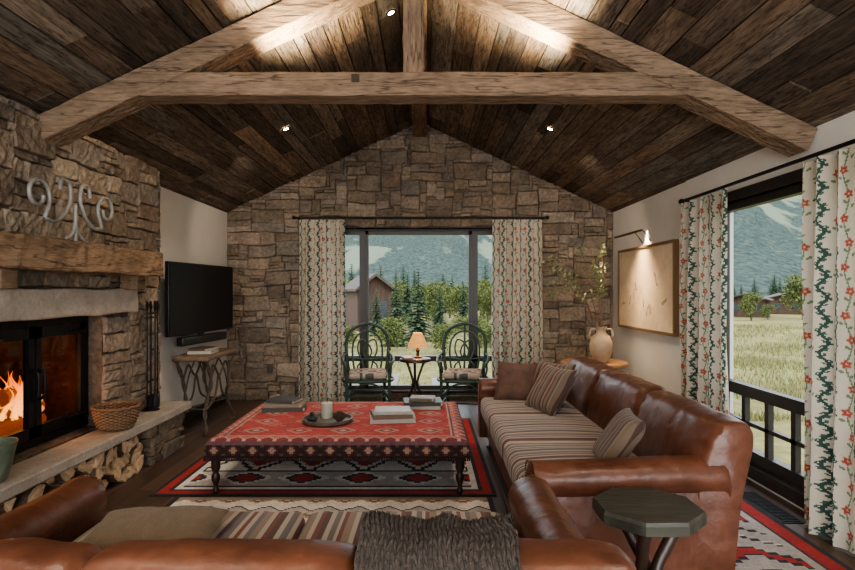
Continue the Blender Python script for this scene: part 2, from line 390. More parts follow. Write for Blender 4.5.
# ---------------------------------------------------------------- hearth, mantel
M_slab=mat('limestone_slab',(.32,.28,.235),.85,nscale=6,namt=.22,n2=(40,.15),bscale=30,bstr=.5)
hearth=empty('hearth',(-2.34,3.8,0),label='raised stone hearth with pale slab top and log niche',cat='hearth')
def hl(mb): mb.v=[(a+2.34,b-3.8,c) for a,b,c in mb.v];return mb
mb=MB();mb.rbox((-2.325,3.83,.385),(.26,3.05,.07),.012,n=30,seg=2)
mb.v=[(a+(.012*noise.noise(Vector((a*4,b*5,c*9))) if a>-2.3 else 0),b,c+.003*noise.noise(Vector((b*8,a*8,1)))) for a,b,c in mb.v]
hl(mb).build('hearth_slab',M_slab,parent=hearth,smooth=True)
for (ya,yb_,se) in((4.72,5.30,21),(2.45,2.88,22)):
    mb=MB();mb.box(-2.46,-2.27,ya,yb_,.003,.35,mc)
    ashlar(mb,ya-.01,yb_+.01,.003,.345,lambda u,v,n:(-2.28+n,u,v),lambda u,v:True,seed=se,D=.03)
    if se==21:ashlar(mb,-2.46,-2.27,.003,.345,lambda u,v,n:(u,4.72-n*.4,v),lambda u,v:True,seed=23,D=.03)
    hl(mb).build('hearth_base',M_stone,parent=hearth)
mb=MB();mb.rbox((-2.44,3.83,1.37),(.13,1.76,.19),.015,n=24,seg=2)
mb.v=[(a+.014*noise.noise(Vector((a*4,b*6,c*9))),b,c+.010*noise.noise(Vector((b*3,2,1)))) for a,b,c in mb.v]
mb.build('stone_lintel',M_slab,smooth=True,label='long pale stone lintel above the fireplace doors',cat='lintel')
mant=empty('mantel',(-2.3,3.83,1.57),label='thick rough-hewn timber mantel on the stone chimney',cat='mantel')
mb=MB();hewn(mb,(-.0,-.95,.1),(-.0,.92,.1),.22,.19,seed=9,n=34,amp=.014);mb.build('mantel_beam',M_mantel,parent=mant)
for y in(-.72,.72):
    mb=MB();mb.rbox((-.04,y,-.05),(.14,.14,.12),.012,n=3,seg=2)
    mb.build('corbel',M_beamy,parent=mant,smooth=True)
# fireplace doors
hw=(FY1-FY0)/2-.005
scr=empty('fireplace_doors',(-2.60,(FY0+FY1)/2,.432),label='black iron double glass fireplace doors',cat='fireplace doors')
mb=MB();H=.835
mb.box(-.02,.02,-hw,-hw+.05,0,H);mb.box(-.02,.02,hw-.05,hw,0,H);mb.box(-.02,.02,-hw+.05,hw-.05,H-.05,H);mb.box(-.02,.02,-hw+.05,hw-.05,0,.04)
mb.build('door_frame',M_iron,parent=scr)
Mfg=glass_mat('fire_glass',(.78,.72,.70),.02)
for s_ in(-1,1):
    mb=MB();a,b=(.005,hw-.055) if s_>0 else (-hw+.055,-.005)
    for q in((a,a+.055,.05,H-.055),(b-.055,b,.05,H-.055),(a,b,H-.13,H-.055),(a,b,.05,.125)):mb.box(-.012,.028,*q)
    for z in(.09,H-.13):
        pts=[(.036,(b-.01 if s_>0 else a+.01),z+.02),(.036,(b-.24 if s_>0 else a+.24),z+.02)]
        mb.tube(pts,[.016,.006],6)
    d=mb.build('door',M_iron,parent=scr)
    mb=MB();mb.box(.004,.007,a+.04,b-.04,.10,H-.10);mb.build('door_glass',Mfg,parent=d)
    mb=MB();yh=a+.025 if s_>0 else b-.025
    mb.tube(cr([(.03,yh,.30),(.065,yh,.33),(.068,yh,.47),(.03,yh,.50)],5),.010,8);mb.build('door_handle',M_iron,parent=d,smooth=True)
# fire
M_char=mat('charred_log',(.03,.02,.015),.95,nscale=10,namt=.5,bscale=20,bstr=1,emit=(1,.2,.03),estr=.25)
FC=3.86
for i,(y,z,l,a) in enumerate([(-.05,.53,.6,.0),(.06,.53,.55,.15),(-.02,.64,.5,-.3),(.04,.745,.42,.35)]):
    mb=MB();n=8;r=.052
    mb.tube([(0,(-.5+k/n)*l,.008*math.sin(k*2+i)) for k in range(n+1)],[r*(1+.12*math.sin(k*3+i)) for k in range(n+1)],9)
    mb.build('burning_log',M_char,smooth=True,loc=(-2.84-(.08 if i==1 else 0)+(.06 if i==0 else 0),FC+y,z),rot=(0,0,a),label='charred log burning in the fireplace',cat='log',group='logs burning in the fireplace')
mb=MB()
for i in range(6):mb.tube([(-2.70,FC-.32+i*.13,.465),(-2.98,FC-.32+i*.13,.465)],.01,6)
mb.tube([(-2.70,FC-.35,.465),(-2.70,FC+.36,.465)],.01,6);mb.tube([(-2.98,FC-.35,.465),(-2.98,FC+.36,.465)],.01,6)
for a in(FC-.32,FC+.33):
    for b in(-2.70,-2.98):mb.tube([(b,a,.434),(b,a,.465)],.01,6)
mb.build('fire_grate',M_iron,label='black iron grate holding the burning logs',cat='grate')
M_fl=bpy.data.materials.new('flame');M_fl.use_nodes=True;nt=M_fl.node_tree;N=nt.nodes;L=nt.links
N.remove(N['Principled BSDF']);em=N.new('ShaderNodeEmission');tr=N.new('ShaderNodeBsdfTransparent');mx=N.new('ShaderNodeMixShader')
tc=N.new('ShaderNodeTexCoord');sx=N.new('ShaderNodeSeparateXYZ');L.new(tc.outputs['Object'],sx.inputs[0])
rp=N.new('ShaderNodeValToRGB');e=rp.color_ramp.elements;e[0].color=(1,.50,.12,1);e[1].position=.36;e[1].color=(1,.10,.01,1);x_=e.new(.17);x_.color=(1,.30,.05,1)
L.new(sx.outputs[2],rp.inputs[0]);L.new(rp.outputs[0],em.inputs[0]);em.inputs[1].default_value=3.2
lw=N.new('ShaderNodeLayerWeight');lw.inputs[0].default_value=.35
mr=N.new('ShaderNodeMapRange');mr.inputs[1].default_value=0;mr.inputs[2].default_value=.8;mr.inputs[3].default_value=.45;mr.inputs[4].default_value=0
L.new(lw.outputs['Facing'],mr.inputs[0]);L.new(mr.outputs[0],mx.inputs[0]);L.new(tr.outputs[0],mx.inputs[1]);L.new(em.outputs[0],mx.inputs[2]);L.new(mx.outputs[0],N['Material Output'].inputs[0])
mb=MB();rr=random.Random(5)
for i in range(44):
    cx=rr.uniform(-.08,.08);cy=max(-.3,min(.3,rr.gauss(0,.11)));h=rr.uniform(.12,.33)*(1-abs(cy)*1.9);r=rr.uniform(.011,.029);ph=rr.random()*6
    pts=[];rd=[]
    for k in range(15):
        t=k/14;pts.append((cx+.02*math.sin(ph+t*6),cy+.035*math.sin(ph*2+t*7)*t-cy*.35*t,h*t));rd.append(max(.001,r*math.sin(math.pi*min(1,(t*.85+.15)))**.9*(1-t*.65)))
    mb.tube(pts,rd,8)
mb.build('flames',M_fl,smooth=True,loc=(-2.78,FC,.60),label='orange flames rising from the logs',cat='fire',kind='stuff')
# firewood
M_cut=mat('cut_wood',(.60,.43,.27),.85,nscale=30,namt=.3,n2=(8,.2),bscale=60,bstr=.4)
M_bark=mat('bark',(.17,.115,.08),.95,nscale=25,namt=.5,bscale=40,bstr=1)
rr=random.Random(9)
meshes=[]
for t in range(6):
    mb=MB();r=.078
    if t<5:
        a1=[1.5,1.9,1.2,2.4,1.0][t];prof=[(0,0)]+[(r*1.2*math.cos(a1*k/6)*(1+.05*math.sin(k*2+t)),r*1.2*math.sin(a1*k/6)*(1+.05*math.cos(k*3+t))) for k in range(7)]
    else:prof=[(.055*(1+.08*math.sin(3*k))*math.cos(2*math.pi*k/12),.055*(1+.08*math.sin(2*k))*math.sin(2*math.pi*k/12)) for k in range(12)]
    cy=sum(p[0] for p in prof)/len(prof);cz=sum(p[1] for p in prof)/len(prof);prof=[(p[0]-cy,p[1]-cz) for p in prof];n=len(prof)
    vs=[(0,p[0],p[1]) for p in prof]+[(-.42,p[0],p[1]) for p in prof]
    mb.add(vs,[tuple(range(n)),tuple(range(2*n-1,n-1,-1))],mi=0)
    for i in range(n):
        sp=(t<5 and (i==0 or i==n-1));mb.add([vs[i],vs[(i+1)%n],vs[(i+1)%n+n],vs[i+n]],[(0,1,2,3)],mi=0 if sp else 1)
    meshes.append(mb)
first={}
for row in range(3):
    y=2.98+(row%2)*.05
    while y<4.62:
        t=rr.randrange(6);z=.062+row*.106
        loc=(-2.28+rr.uniform(-.05,.02),y,z);rot=(rr.uniform(0,6.28),0,rr.uniform(-.05,.05))
        if t not in first:
            first[t]=meshes[t].build('firewood_log',[M_cut,M_bark],loc=loc,rot=rot,label='split firewood log stacked in the hearth niche',cat='firewood log',group='firewood stacked under the hearth')
        else: dup(first[t],loc,rot)
        y+=rr.uniform(.10,.125)
# iron scroll
mb=MB()
def spiral(cx,cz,r0,r1,a0,a1,n=34):return [(0,cx+(r0+(r1-r0)*i/n)*math.cos(a0+(a1-a0)*i/n),cz+(r0+(r1-r0)*i/n)*math.sin(a0+(a1-a0)*i/n)) for i in range(n+1)]
for s_ in(-1,1):
    def mir(p):return [(a,b*s_,c) for a,b,c in p]
    mb.tube(mir(spiral(.36,.25,.045,.11,math.pi,math.pi+6.9)+cr([(0,.30,.12),(0,.20,.11),(0,.10,.18),(0,.05,.28),(0,.07,.37),(0,.14,.38),(0,.16,.31)],5)),.013,8)
mb.tube([(0,0,0),(0,0,.24)],.013,8);mb.tube(cr([(0,-.12,.0),(0,-.03,.05),(0,0,.12),(0,.03,.05),(0,.12,0)],5),.012,8)
mb.build('iron_scroll_ornament',mat('grey_wrought_iron',(.30,.29,.27),.5,metal=.3,nscale=20,namt=.3),smooth=True,loc=(-2.30,3.74,1.775),label='wrought iron scroll candle ornament standing on the mantel',cat='ornament')
# fire tools
tl_=empty('fireplace_tools',(-2.38,4.93,.42),label='tall iron fireplace tools on a stand beside the firebox',cat='fireplace tools')
mb=MB();mb.lathe([(.07,0),(.07,.012),(.015,.03),(.012,.04)],seg=16);mb.tube([(0,0,.03),(0,0,.86)],.009,8);mb.tube([(0,-.1,.80),(0,.1,.80)],.007,6)
mb.build('stand',M_iron,parent=tl_,smooth=True)
for i,y in enumerate((-.09,-.03,.05,.095)):
    mb=MB();mb.tube(cr([(.012,y,.86),(.03,y-.02,.90),(.012,y,.94),(0.0,y+.015,.90),(.012,y,.84),(.014,y,.5),(.012,y,.12)],5),.007,7)
    if i==1:mb.box(.005,.015,y-.04,y+.04,.03,.14)
    elif i==2:mb.lathe([(.012,.14),(.035,.10),(.04,.02)],c=(.012,y,0),seg=10)
    else:mb.tube(cr([(.012,y,.12),(.012,y,.06),(.012,y+.03,.05)],4),.006,6)
    mb.build('tool',M_iron,parent=tl_,smooth=True)
# basket
M_wick=mat('wicker',attr=True,rough=.8,nscale=60,namt=.3,bscale=70,bstr=1)
mb=MB();seg=64
vs=[];prof=[(.09,.0),(.115,.015)]+[(.12+.038*math.sin(math.pi/2*k/14),.015+.0108*k) for k in range(1,15)]
for i,(r,z) in enumerate(prof):
    for k in range(seg):
        rr_=r+.005*(1 if ((k//2)+i)%2 else -1);a=2*math.pi*k/seg;vs.append((rr_*math.cos(a),rr_*math.sin(a),z))
n=len(prof);mb.v=vs
for i in range(n-1):
    for k in range(seg):
        mb.f.append((i*seg+k,i*seg+(k+1)%seg,(i+1)*seg+(k+1)%seg,(i+1)*seg+k));mb.m.append(0)
        mb.c.append((.26,.155,.085) if ((k//2)+i)%2 else (.10,.055,.03))
mb.f.append(tuple(range(seg)));mb.m.append(0);mb.c.append((.12,.07,.04))
bk=mb.build('wicker_basket',M_wick,loc=(-2.31,4.25,.424),label='round woven wicker basket on the hearth slab',cat='basket',recalc=False)
sm=bk.modifiers.new('s','SOLIDIFY');sm.thickness=.008
mb=MB();mb.tube([(.16*math.cos(a*math.pi/16),.16*math.sin(a*math.pi/16),.168+.004*math.sin(a*3)) for a in range(33)],.010,8,col=(.18,.10,.055));mb.build('basket_rim',M_wick,parent=bk,smooth=True)
mb=MB();mb.lathe([(.07,0),(.085,.01),(.105,.08),(.125,.18),(.135,.21),(.125,.21),(.11,.18),(.08,.02),(.01,.02)],seg=28)
mb.build('metal_bucket',mat('verdigris_metal',(.14,.18,.13),.5,metal=.4,nscale=10,namt=.4),smooth=True,loc=(-2.35,3.06,.424),label='weathered green metal bucket on the hearth',cat='bucket')
# ---------------------------------------------------------------- TV
a=Vector((-2.50,5.52,0));b=Vector((-2.34,6.88,0));c=(a+b)/2;d=(b-a);ang=math.atan2(d.y,d.x);wl=d.length
tv=empty('television',(c.x,c.y,1.37),(0,0,ang),label='flat black television mounted on the white wall',cat='television')
mb=MB();mb.rbox((0,.012,0),(wl,.045,.74),.01,n=2,seg=2);mb.build('tv_case',M_black,parent=tv,smooth=True)
mb=MB();mb.box(-wl/2+.012,wl/2-.012,-.0135,-.0115,-.352,.355);mb.build('screen',M_screen,parent=tv)
mb=MB();mb.box(-.1,.1,.03,.17,-.08,.08);mb.build('wall_mount',M_iron,parent=tv)
mb=MB();mb.rbox((0,.0,-.435),(.95,.08,.09),.015,n=3,seg=2);mb.box(-.05,.05,.02,.04,-.45,-.36);mb.build('soundbar',M_black,parent=tv,smooth=True)
# ---------------------------------------------------------------- console
con=empty('console_table',(-2.34,6.1,0),label='small iron twig-legged console with wooden top',cat='console table')
M_twig=mat('twisted_twig_metal',(.10,.08,.06),.6,metal=.2,nscale=20,namt=.4,bscale=40,bstr=.6)
mb=MB();mb.rbox((0,0,.775),(.36,.92,.05),.015,n=8,seg=2);mb.build('table_top',mat('rustic_top',(.17,.11,.07),.6,nscale=8,namt=.4,stretch=(3,.5,3)),parent=con,smooth=True)
for sx_ in(-1,1):
    for sy in(-1,1):
        mb=MB()
        for w_ in(0,1):
            base=cr([(sx_*.13,sy*.40,0.008),(sx_*.15,sy*.42,.03),(sx_*.10,sy*.32,.25),(sx_*.14,sy*.27,.5),(sx_*.15,sy*.41,.75)],10)
            mb.tube([p+Vector((.010*math.cos(i*.55+w_*3.14),.010*math.sin(i*.55+w_*3.14),0)) for i,p in enumerate(base)],.011,7)
        mb.build('leg',M_twig,parent=con,smooth=True)
mb=MB()
for sx_ in(-1,1):
    mb.tube(cr([(sx_*.12,-.33,.25),(sx_*.12,-.1,.34),(sx_*.12,.0,.55),(sx_*.12,.12,.34),(sx_*.12,.33,.25)],8),.011,8)
    mb.tube(cr([(sx_*.14,-.3,.5),(sx_*.13,-.18,.68),(sx_*.13,0,.55),(sx_*.13,.18,.68),(sx_*.14,.3,.5)],8),.011,8)
    mb.tube(cr([(sx_*.12,-.33,.25),(sx_*.12,-.2,.55),(sx_*.12,.0,.74)],8),.009,8);mb.tube(cr([(sx_*.12,.33,.25),(sx_*.12,.2,.55),(sx_*.12,.0,.74)],8),.009,8)
for sy in(-1,1):mb.tube([(-.12,sy*.33,.25),(.12,sy*.33,.25)],.011,8)
mb.tube([(-.12,-.33,.25),(.12,.33,.25)],.011,8)
mb.build('stretcher',M_twig,parent=con,smooth=True)
# ---------------------------------------------------------------- books
M_page=mat('paper',(.46,.41,.34),.9,nscale=40,namt=.1,stretch=(1,1,12))
bkm={}
def book(loc,w,d,t,col,rz,label,group):
    k=tuple(col)
    if k not in bkm:bkm[k]=mat('book_cover',col,.5,nscale=15,namt=.12)
    mb=MB();mb.box(-w/2,w/2,-d/2,d/2,0,.003);mb.box(-w/2,w/2,-d/2,d/2,t-.003,t);mb.box(-w/2-.002,-w/2+.003,-d/2,d/2,0,t);mb.box(-w/2,w/2-.02,-d/2-.001,-d/2+.003,0,t)
    o=mb.build('book',bkm[k],loc=loc,rot=(0,0,rz),label=label,cat='book',group=group)
    mb=MB();mb.box(-w/2+.003,w/2-.006,-d/2+.005,d/2-.005,.003,t-.003);mb.build('pages',M_page,parent=o)
def stack(x,y,z,specs,group):
    for w,d,t,c,r,l in specs:
        book((x,y,z),w,d,t,c,r,l,group);z+=t+.0005
    return z
stack(-2.34,6.0,.801,[(.24,.30,.03,(.40,.37,.32),.1,'pale hardcover book on the console'),(.2,.26,.025,(.10,.07,.05),-.1,'dark hardcover book on the console')],'books on the console')
# ---------------------------------------------------------------- sofas
def sofa(name,loc,rz,W,D,label,ns,bk_h=1.0,seed=1,ar=.098):
    e=empty(name,loc,(0,0,rz),label,'sofa')
    yb=-D/2+.01;yf=D/2
    def lz(z):return z if z<.3 else .3+(z-.3)*bk_h
    mb=MB();mb.rbox((0,.02,.20),(W-.12,D-.16,.20),.02,n=8,seg=2);mb.build('seat_base',M_leather,parent=e,smooth=True)
    P=[(yb+.09,.11),(yb+.06,.4),(yb+.02,.6),(yb-.00,.70),(yb+.003,.77),(yb+.035,.806),(yb+.095,.812),(yb+.15,.795),(yb+.19,.73),(yb+.235,.6),(yb+.28,.46),(yb+.29,.3),(yb+.29,.11)]
    PP=[tuple(p) for p in cr([(0,)+p for p in P],4)]
    P2=[(p[1],p[2]) for p in PP]
    wb=W-.08;segs=3;secs=[];nx=170
    for i in range(nx+1):
        t=i/nx;x=-wb/2+wb*t;s_=(t*segs)%1 if i<nx else 1
        b=(1-abs(2*s_-1)**8);seam=max(0,1-min(s_,1-s_)/.025) if 0.02<t<.98 else 0
        endf=min(1,min(t,1-t)*wb/.04)
        e_=math.sqrt(max(0,1-(1-endf)**2))
        sec=[]
        for (y,z) in P2:
            k=max(0,min(1,(z-.4)/.25));fy=max(0,min(1,(y-yb-.02)/.12))
            cr1=.008*noise.noise(Vector((x*4,z*6,y*6+seed*5)))+.005*noise.noise(Vector((x*13,z*7,y*11+seed*5)))
            edge=max(0,1-abs(abs(2*s_-1)-.9)/.14)*.007*math.sin(z*70+x*9)
            dy=(.026*b+edge+cr1-.014*seam)*k*fy; dz=(.015*b-.006+cr1-.014*seam)*max(0,min(1,(z-.7)/.08))
            cy,cz=yb+.15,.5
            sec.append((x,cy+(y+dy-cy)*(.86+.14*e_)+(.012*seam*k if fy<.3 else 0),lz(cz+(z+dz-cz)*(.95+.05*e_))))
        secs.append(sec)
    mb=MB();mb.loft(secs);mb.build('backrest',M_leather,parent=e,smooth=True)
    for s_ in(-1,1):
        prof=[(.085,.11),(.085,.2),(.085,.3),(.085,.44)]
        for k in range(19):
            a=-.9+ (math.pi+1.5)*k/18;prof.append((.015+ar*math.cos(a),.55+ar*.88*math.sin(a)))
        prof+=[(-.080,.42),(-.080,.3),(-.080,.11)]
        secs=[];y0,y1=yb+.12,yf
        for t,sc in [(0,.90),(.012,.97)]+[(.03+.9*k/22,1) for k in range(23)]+[(.965,1.02),(.985,1.0),(1,.9)]:
            y=y0+(y1-y0)*t;sec=[]
            for px,pz in prof:
                w_=.006*noise.noise(Vector((px*8,y*4,pz*8+seed*3+s_)))+.004*noise.noise(Vector((px*20,y*12,pz*20+seed)))
                sec.append((s_*(W/2-.125+px*sc+w_),y,.11+(pz-.11)*(sc if sc<1 else 1)+.012*math.cos(t*3)+w_*(1 if pz>.3 else 0)))
            secs.append(sec)
        mb=MB();mb.loft(secs);mb.build('armrest',M_leather,parent=e,smooth=True)
    mb=MB()
    for s_ in(-1,1):
        for k in range(24):
            a=-.6+(math.pi+1.1)*k/23;c=(s_*(W/2-.110+(ar-.02)*math.cos(a)),yf-.0,.553+(ar-.02)*.88*math.sin(a))
            mb.rbox(c,(.010,.008,.010),.004,n=1,seg=1)
    nh=mb.build('nailhead_trim',mat('brass_nail',(.20,.11,.05),.4,metal=1),parent=e,smooth=True);nh['kind']='stuff'
    sw=(W-.23*2+.02)/ns
    for i in range(ns):
        x=-(W-.44)/2+sw*(i+.5)
        mb=MB();mb.rbox((0,0,0),(sw-.006,D-.30,.165),.05,n=10,puff=(0,.01,.022),seg=4)
        o=mb.build('seat_cushion',M_stripe,parent=e,smooth=True,loc=(x,.145,.395));o['label']='striped wool seat cushion'
    for sx_ in(-1,1):
        for sy in(-1,1):
            mb=MB();mb.lathe([(.022,0.0),(.032,.02),(.028,.06),(.04,.10),(.04,.12)],c=(sx_*(W/2-.15),sy*(D/2-.12),0),seg=14);mb.build('foot',M_wooddk,parent=e,smooth=True)
    return e
BH=.90
sofa('sofa',(-.52,1.95,.0125),0,2.18,1.14,'cognac leather rolled-arm sofa with striped seat, seen from behind',2,BH,1)
sofa('sofa',(1.02,4.02,.0125),math.pi/2,2.80,1.06,'long cognac leather rolled-arm sofa with three striped cushions',3,1.02,2)
# pillows
def pillow(name,w,h,t,m,loc,rot,label,group=None):
    mb=MB();n=22
    vs=[];fs=[]
    for sd in(1,-1):
        for j in range(n+1):
            for i in range(n+1):
                x=-1+2*i/n;y=-1+2*j/n
                px=x*w/2*(1-.07*(1-y*y)*abs(x));py=y*h/2*(1-.07*(1-x*x)*abs(y))
                pz=sd*t/2*(max(0,(1-x**4)*(1-y**4)))**.55+sd*.008*noise.noise(Vector((px*14,py*14,sd)))*(1-x**4)*(1-y**4)
                vs.append((px,py,pz))
    q=(n+1)*(n+1)
    for j in range(n):
        for i in range(n):
            a=j*(n+1)+i;fs.append((a,a+1,a+n+2,a+n+1));fs.append((q+a,q+a+n+1,q+a+n+2,q+a+1))
    mb.add(vs,fs)
    return mb.build(name,m,smooth=True,loc=loc,rot=rot,label=label,cat='cushion',group=group,recalc=False)
M_pil1=stripe_mat('striped_pillow',[(0,(.14,.10,.07)),(.22,(.06,.03,.024)),(.34,(.20,.155,.115)),(.5,(.12,.035,.025)),(.6,(.155,.115,.085)),(.8,(.07,.055,.05)),(.9,(.20,.155,.115))],.15,0)
M_pil2=mat('tan_linen',(.17,.125,.08),.95,nscale=30,namt=.15,bscale=200,bstr=.5,sheen=.1)
M_pil3=mat('dark_brown_wool',(.10,.055,.04),.9,nscale=12,namt=.35,bscale=60,bstr=.2)
pillow('throw_pillow',.48,.28,.11,M_pil2,(-1.02,2.14,.548),(math.radians(8),0,.06),'tan linen lumbar pillow lying on striped sofa seat')
G_='pillows on the long sofa'
pillow('throw_pillow',.42,.42,.14,M_pil1,(1.0,4.58,.66),(math.radians(56),0,math.radians(-68)),'striped wool pillow against the leather sofa back',G_)
pillow('throw_pillow',.38,.38,.14,M_pil3,(.80,5.02,.65),(math.radians(60),0,math.radians(-20)),'dark brown pillow in the sofa corner',G_)
pillow('throw_pillow',.40,.40,.14,M_pil1,(1.06,4.86,.66),(math.radians(62),0,math.radians(-52)),'striped wool pillow tucked behind another pillow',G_)
pillow('throw_pillow',.40,.36,.13,M_pil1,(1.07,3.18,.62),(math.radians(55),0,math.radians(-98)),'red and tan striped pillow near the sofa arm',G_)
# knit throw over front sofa
def lz(z):return z if z<.3 else .3+(z-.3)*BH
yb=1.95-.57+.01
Pb=[(yb-.01,.30),(yb-.02,.45),(yb-.025,.6),(yb-.03,.70),(yb-.02,.79),(yb+.035,.838),(yb+.11,.848),(yb+.19,.835),(yb+.245,.775),(yb+.29,.66),(yb+.33,.56),(yb+.38,.53),(yb+.44,.535)]
path=[(p.y,lz(p.z)) for p in cr([(0,a,b) for a,b in Pb],12)]
nrm=[]
for i in range(len(path)):
    a=path[max(0,i-1)];b=path[min(len(path)-1,i+1)];t=Vector((b[0]-a[0],b[1]-a[1])).normalized();nrm.append((-t.y,t.x))
mb=MB();nu=190;vs=[]
for i,(y,z) in enumerate(path):
    for k in range(nu+1):
        t=k/nu;wd=.40+.03*noise.noise(Vector((i*.06,3,1)));x=-.17+wd*t+.02*noise.noise(Vector((i*.06,t*3,7)))
        fold=.014*(.5+.5*math.sin(t*14+1.6*noise.noise(Vector((i*.04,t*4,2)))))+.016*noise.noise(Vector((t*5,i*.05,4)))
        cab=abs(math.sin(i*.62+(k%6)*.55*(1 if (k//6)%2 else -1)));rib=abs(math.sin((k%6)*math.pi/6))
        d=.016+fold+.009*cab*rib**.5+.004*noise.noise(Vector((i*.9,k*.9,1)))
        vs.append((x,y+nrm[i][0]*d,z+.0125+nrm[i][1]*d))
mb.add(vs,[(i*(nu+1)+k,i*(nu+1)+k+1,(i+1)*(nu+1)+k+1,(i+1)*(nu+1)+k) for i in range(len(path)-1) for k in range(nu)])
mb.build('knit_throw',mat('grey_brown_knit',(.065,.052,.044),1,nscale=60,namt=.4,bscale=160,bstr=.8,sheen=.05,spec=.2),smooth=True,label='chunky grey-brown knit blanket draped over the sofa back',cat='blanket',recalc=False)
# ---------------------------------------------------------------- rugs
def grid_cloth(name,x0,x1,y0,y1,z,cell,colfn,m,thick=.010,**kw):
    W,H=x1-x0,y1-y0;nx=int(W/cell);ny=int(H/cell);mb=MB()
    mb.v=[(x0+W*i/nx,y0+H*j/ny,z+thick) for j in range(ny+1) for i in range(nx+1)]
    for j in range(ny):
        for i in range(nx):
            a=j*(nx+1)+i;mb.f.append((a,a+1,a+nx+2,a+nx+1));mb.c.append(colfn((i+.5)*W/nx,(j+.5)*H/ny,W,H));mb.m.append(0)
    mb.box(x0,x1,y0,y1,z,z+thick-.001,colfn(.01,.01,W,H))
    return mb.build(name,m,recalc=False,**kw)
RED=(.36,.04,.037);BLK=(.045,.04,.042);CRM=(.66,.62,.57);GRY=(.42,.395,.37);TAN=(.34,.26,.19);TEAL=(.14,.23,.23)
def q(x,s=.035):return math.floor(x/s)*s
def rug1(u,v,W,H):
    d=min(u,W-u,v,H-v)
    if d<.03:return BLK
    if d<.09:return RED
    if d<.12:return BLK
    if d<.17:return CRM
    band=int((v-.17)/.36);vv=(v-.17)%.36;uu=abs(((u-W/2+(.22 if band%2 else 0))%.44)-.22);k=q(uu,.0275)
    if vv<.03:return BLK
    t=q(vv-.03,.03)
    if band%2==0:
        if k<.20-abs(t-.165)*1.25:
            if k<.10-abs(t-.165)*1.25:return RED if band%4==0 else TEAL
            return BLK if k<.15-abs(t-.165)*1.25 else CRM
        return GRY
    if k<(.33-t)*.62:return BLK if k>(.33-t)*.62-.045 else CRM
    return CRM if k<(.33-t)*.62+.05 else RED
def rug2(u,v,W,H):
    d=min(u,W-u)
    if d<.04:return BLK
    k=abs((u%.20)-.10);w=(v+q(k,.02)*.8)%.24
    if H-v<.06:return TAN
    if w<.02:return BLK
    if w<.14:return CRM
    if w<.165:return TAN
    if w<.18:return (.16,.08,.05)
    return GRY
def rug3(u,v,W,H):
    d=min(u,W-u,v,H-v)
    G3=(.42,.378,.352)
    if d<.03:return BLK
    if d<.12:return RED
    if d<.145:return BLK
    if d<.19:return G3
    k=q(abs(((u-W/2)%.80)-.40),.05);w=(v+k*.75)%.60
    if w<.025:return BLK
    if w<.09:return RED
    if w<.115:return BLK
    if .26<=w<.285:return BLK
    if .285<=w<.30:return CRM
    if .42<=w<.445:return BLK
    if .50<=w<.545 and k>.2:return RED
    return G3
grid_cloth('area_rug',-1.95,.50,4.02,6.45,.0,.015,rug1,M_attrfab,label='cream, black and red geometric flatweave rug under the ottoman',cat='rug')
grid_cloth('area_rug',-1.75,.46,2.35,3.98,.0,.018,rug2,M_attrfab,label='cream and brown zigzag flatweave rug',cat='rug')
grid_cloth('area_rug',.56,2.21,1.3,5.3,.0,.0175,rug3,M_attrfab,label='grey rug with black and red stepped zigzags',cat='rug')
# ---------------------------------------------------------------- ottoman
OX0,OX1,OY0,OY1=-1.55,.30,3.98,5.40;OW,OD=OX1-OX0,OY1-OY0
ott=empty('ottoman_table',((OX0+OX1)/2,(OY0+OY1)/2,.0115),label='large red kilim-covered ottoman coffee table with turned legs',cat='ottoman')
KR=(.36,.062,.056);KD=(.19,.05,.05);KC=(.40,.25,.21);KN=(.12,.07,.08);KO=(.36,.14,.10);KP=(.41,.12,.105)
def kilim(u,v,W,H):
    d=min(u,W-u,v,H-v)
    if d<.02:return KN
    if d<.09:
        tg=u if d in(v,H-v) else v
        k=q(abs((tg%.108)-.054),.0135);z=(d-.02)*.75;return KP if k<z-.014 else (KC if k<z else KD)
    if d<.105:return KN
    if d<.118:return KC
    n0=noise.noise(Vector((u*2.2,v*2.2,9)))
    uu=abs(((u-.118)%.324)-.162);row=int((v-.118)/.30);vq=abs(((v-.118)%.30)-.15)
    s_=q(uu,.0135)+q(vq,.0135)*1.15
    fade=n0>.25
    if s_<.02:return KC
    if s_<.045:return KD if fade else KN
    if s_<.08:return KP if (row+int((u-.118)/.324))%2 else KO
    if s_<.094:return KC
    if s_<.11:return KD
    if s_>.285:return KO
    if s_>.27:return KP if fade else KD
    if .17<s_<.184 and not fade:return KD
    n=noise.noise(Vector((u*4,v*14,2)))
    return KR if n>-.12 else KP if n<-.35 else (.33,.052,.048)
mb=MB();c=.0135
Wt,Dt=OW,OD;nx,ny=int(Wt/c),int(Dt/c)
def topz(x,y):
    ex=min(1,(Wt/2-abs(x))/.06);ey=min(1,(Dt/2-abs(y))/.06);return .36+.04*math.sqrt(max(0,1-(1-min(ex,ey))**2))
for j in range(ny+1):
    for i in range(nx+1):
        x=-Wt/2+Wt*i/nx;y=-Dt/2+Dt*j/ny;mb.v.append((x,y,topz(x,y)))
for j in range(ny):
    for i in range(nx):
        a=j*(nx+1)+i;mb.f.append((a,a+1,a+nx+2,a+nx+1));mb.c.append(kilim((i+.5)*Wt/nx,(j+.5)*Dt/ny,Wt,Dt));mb.m.append(0)
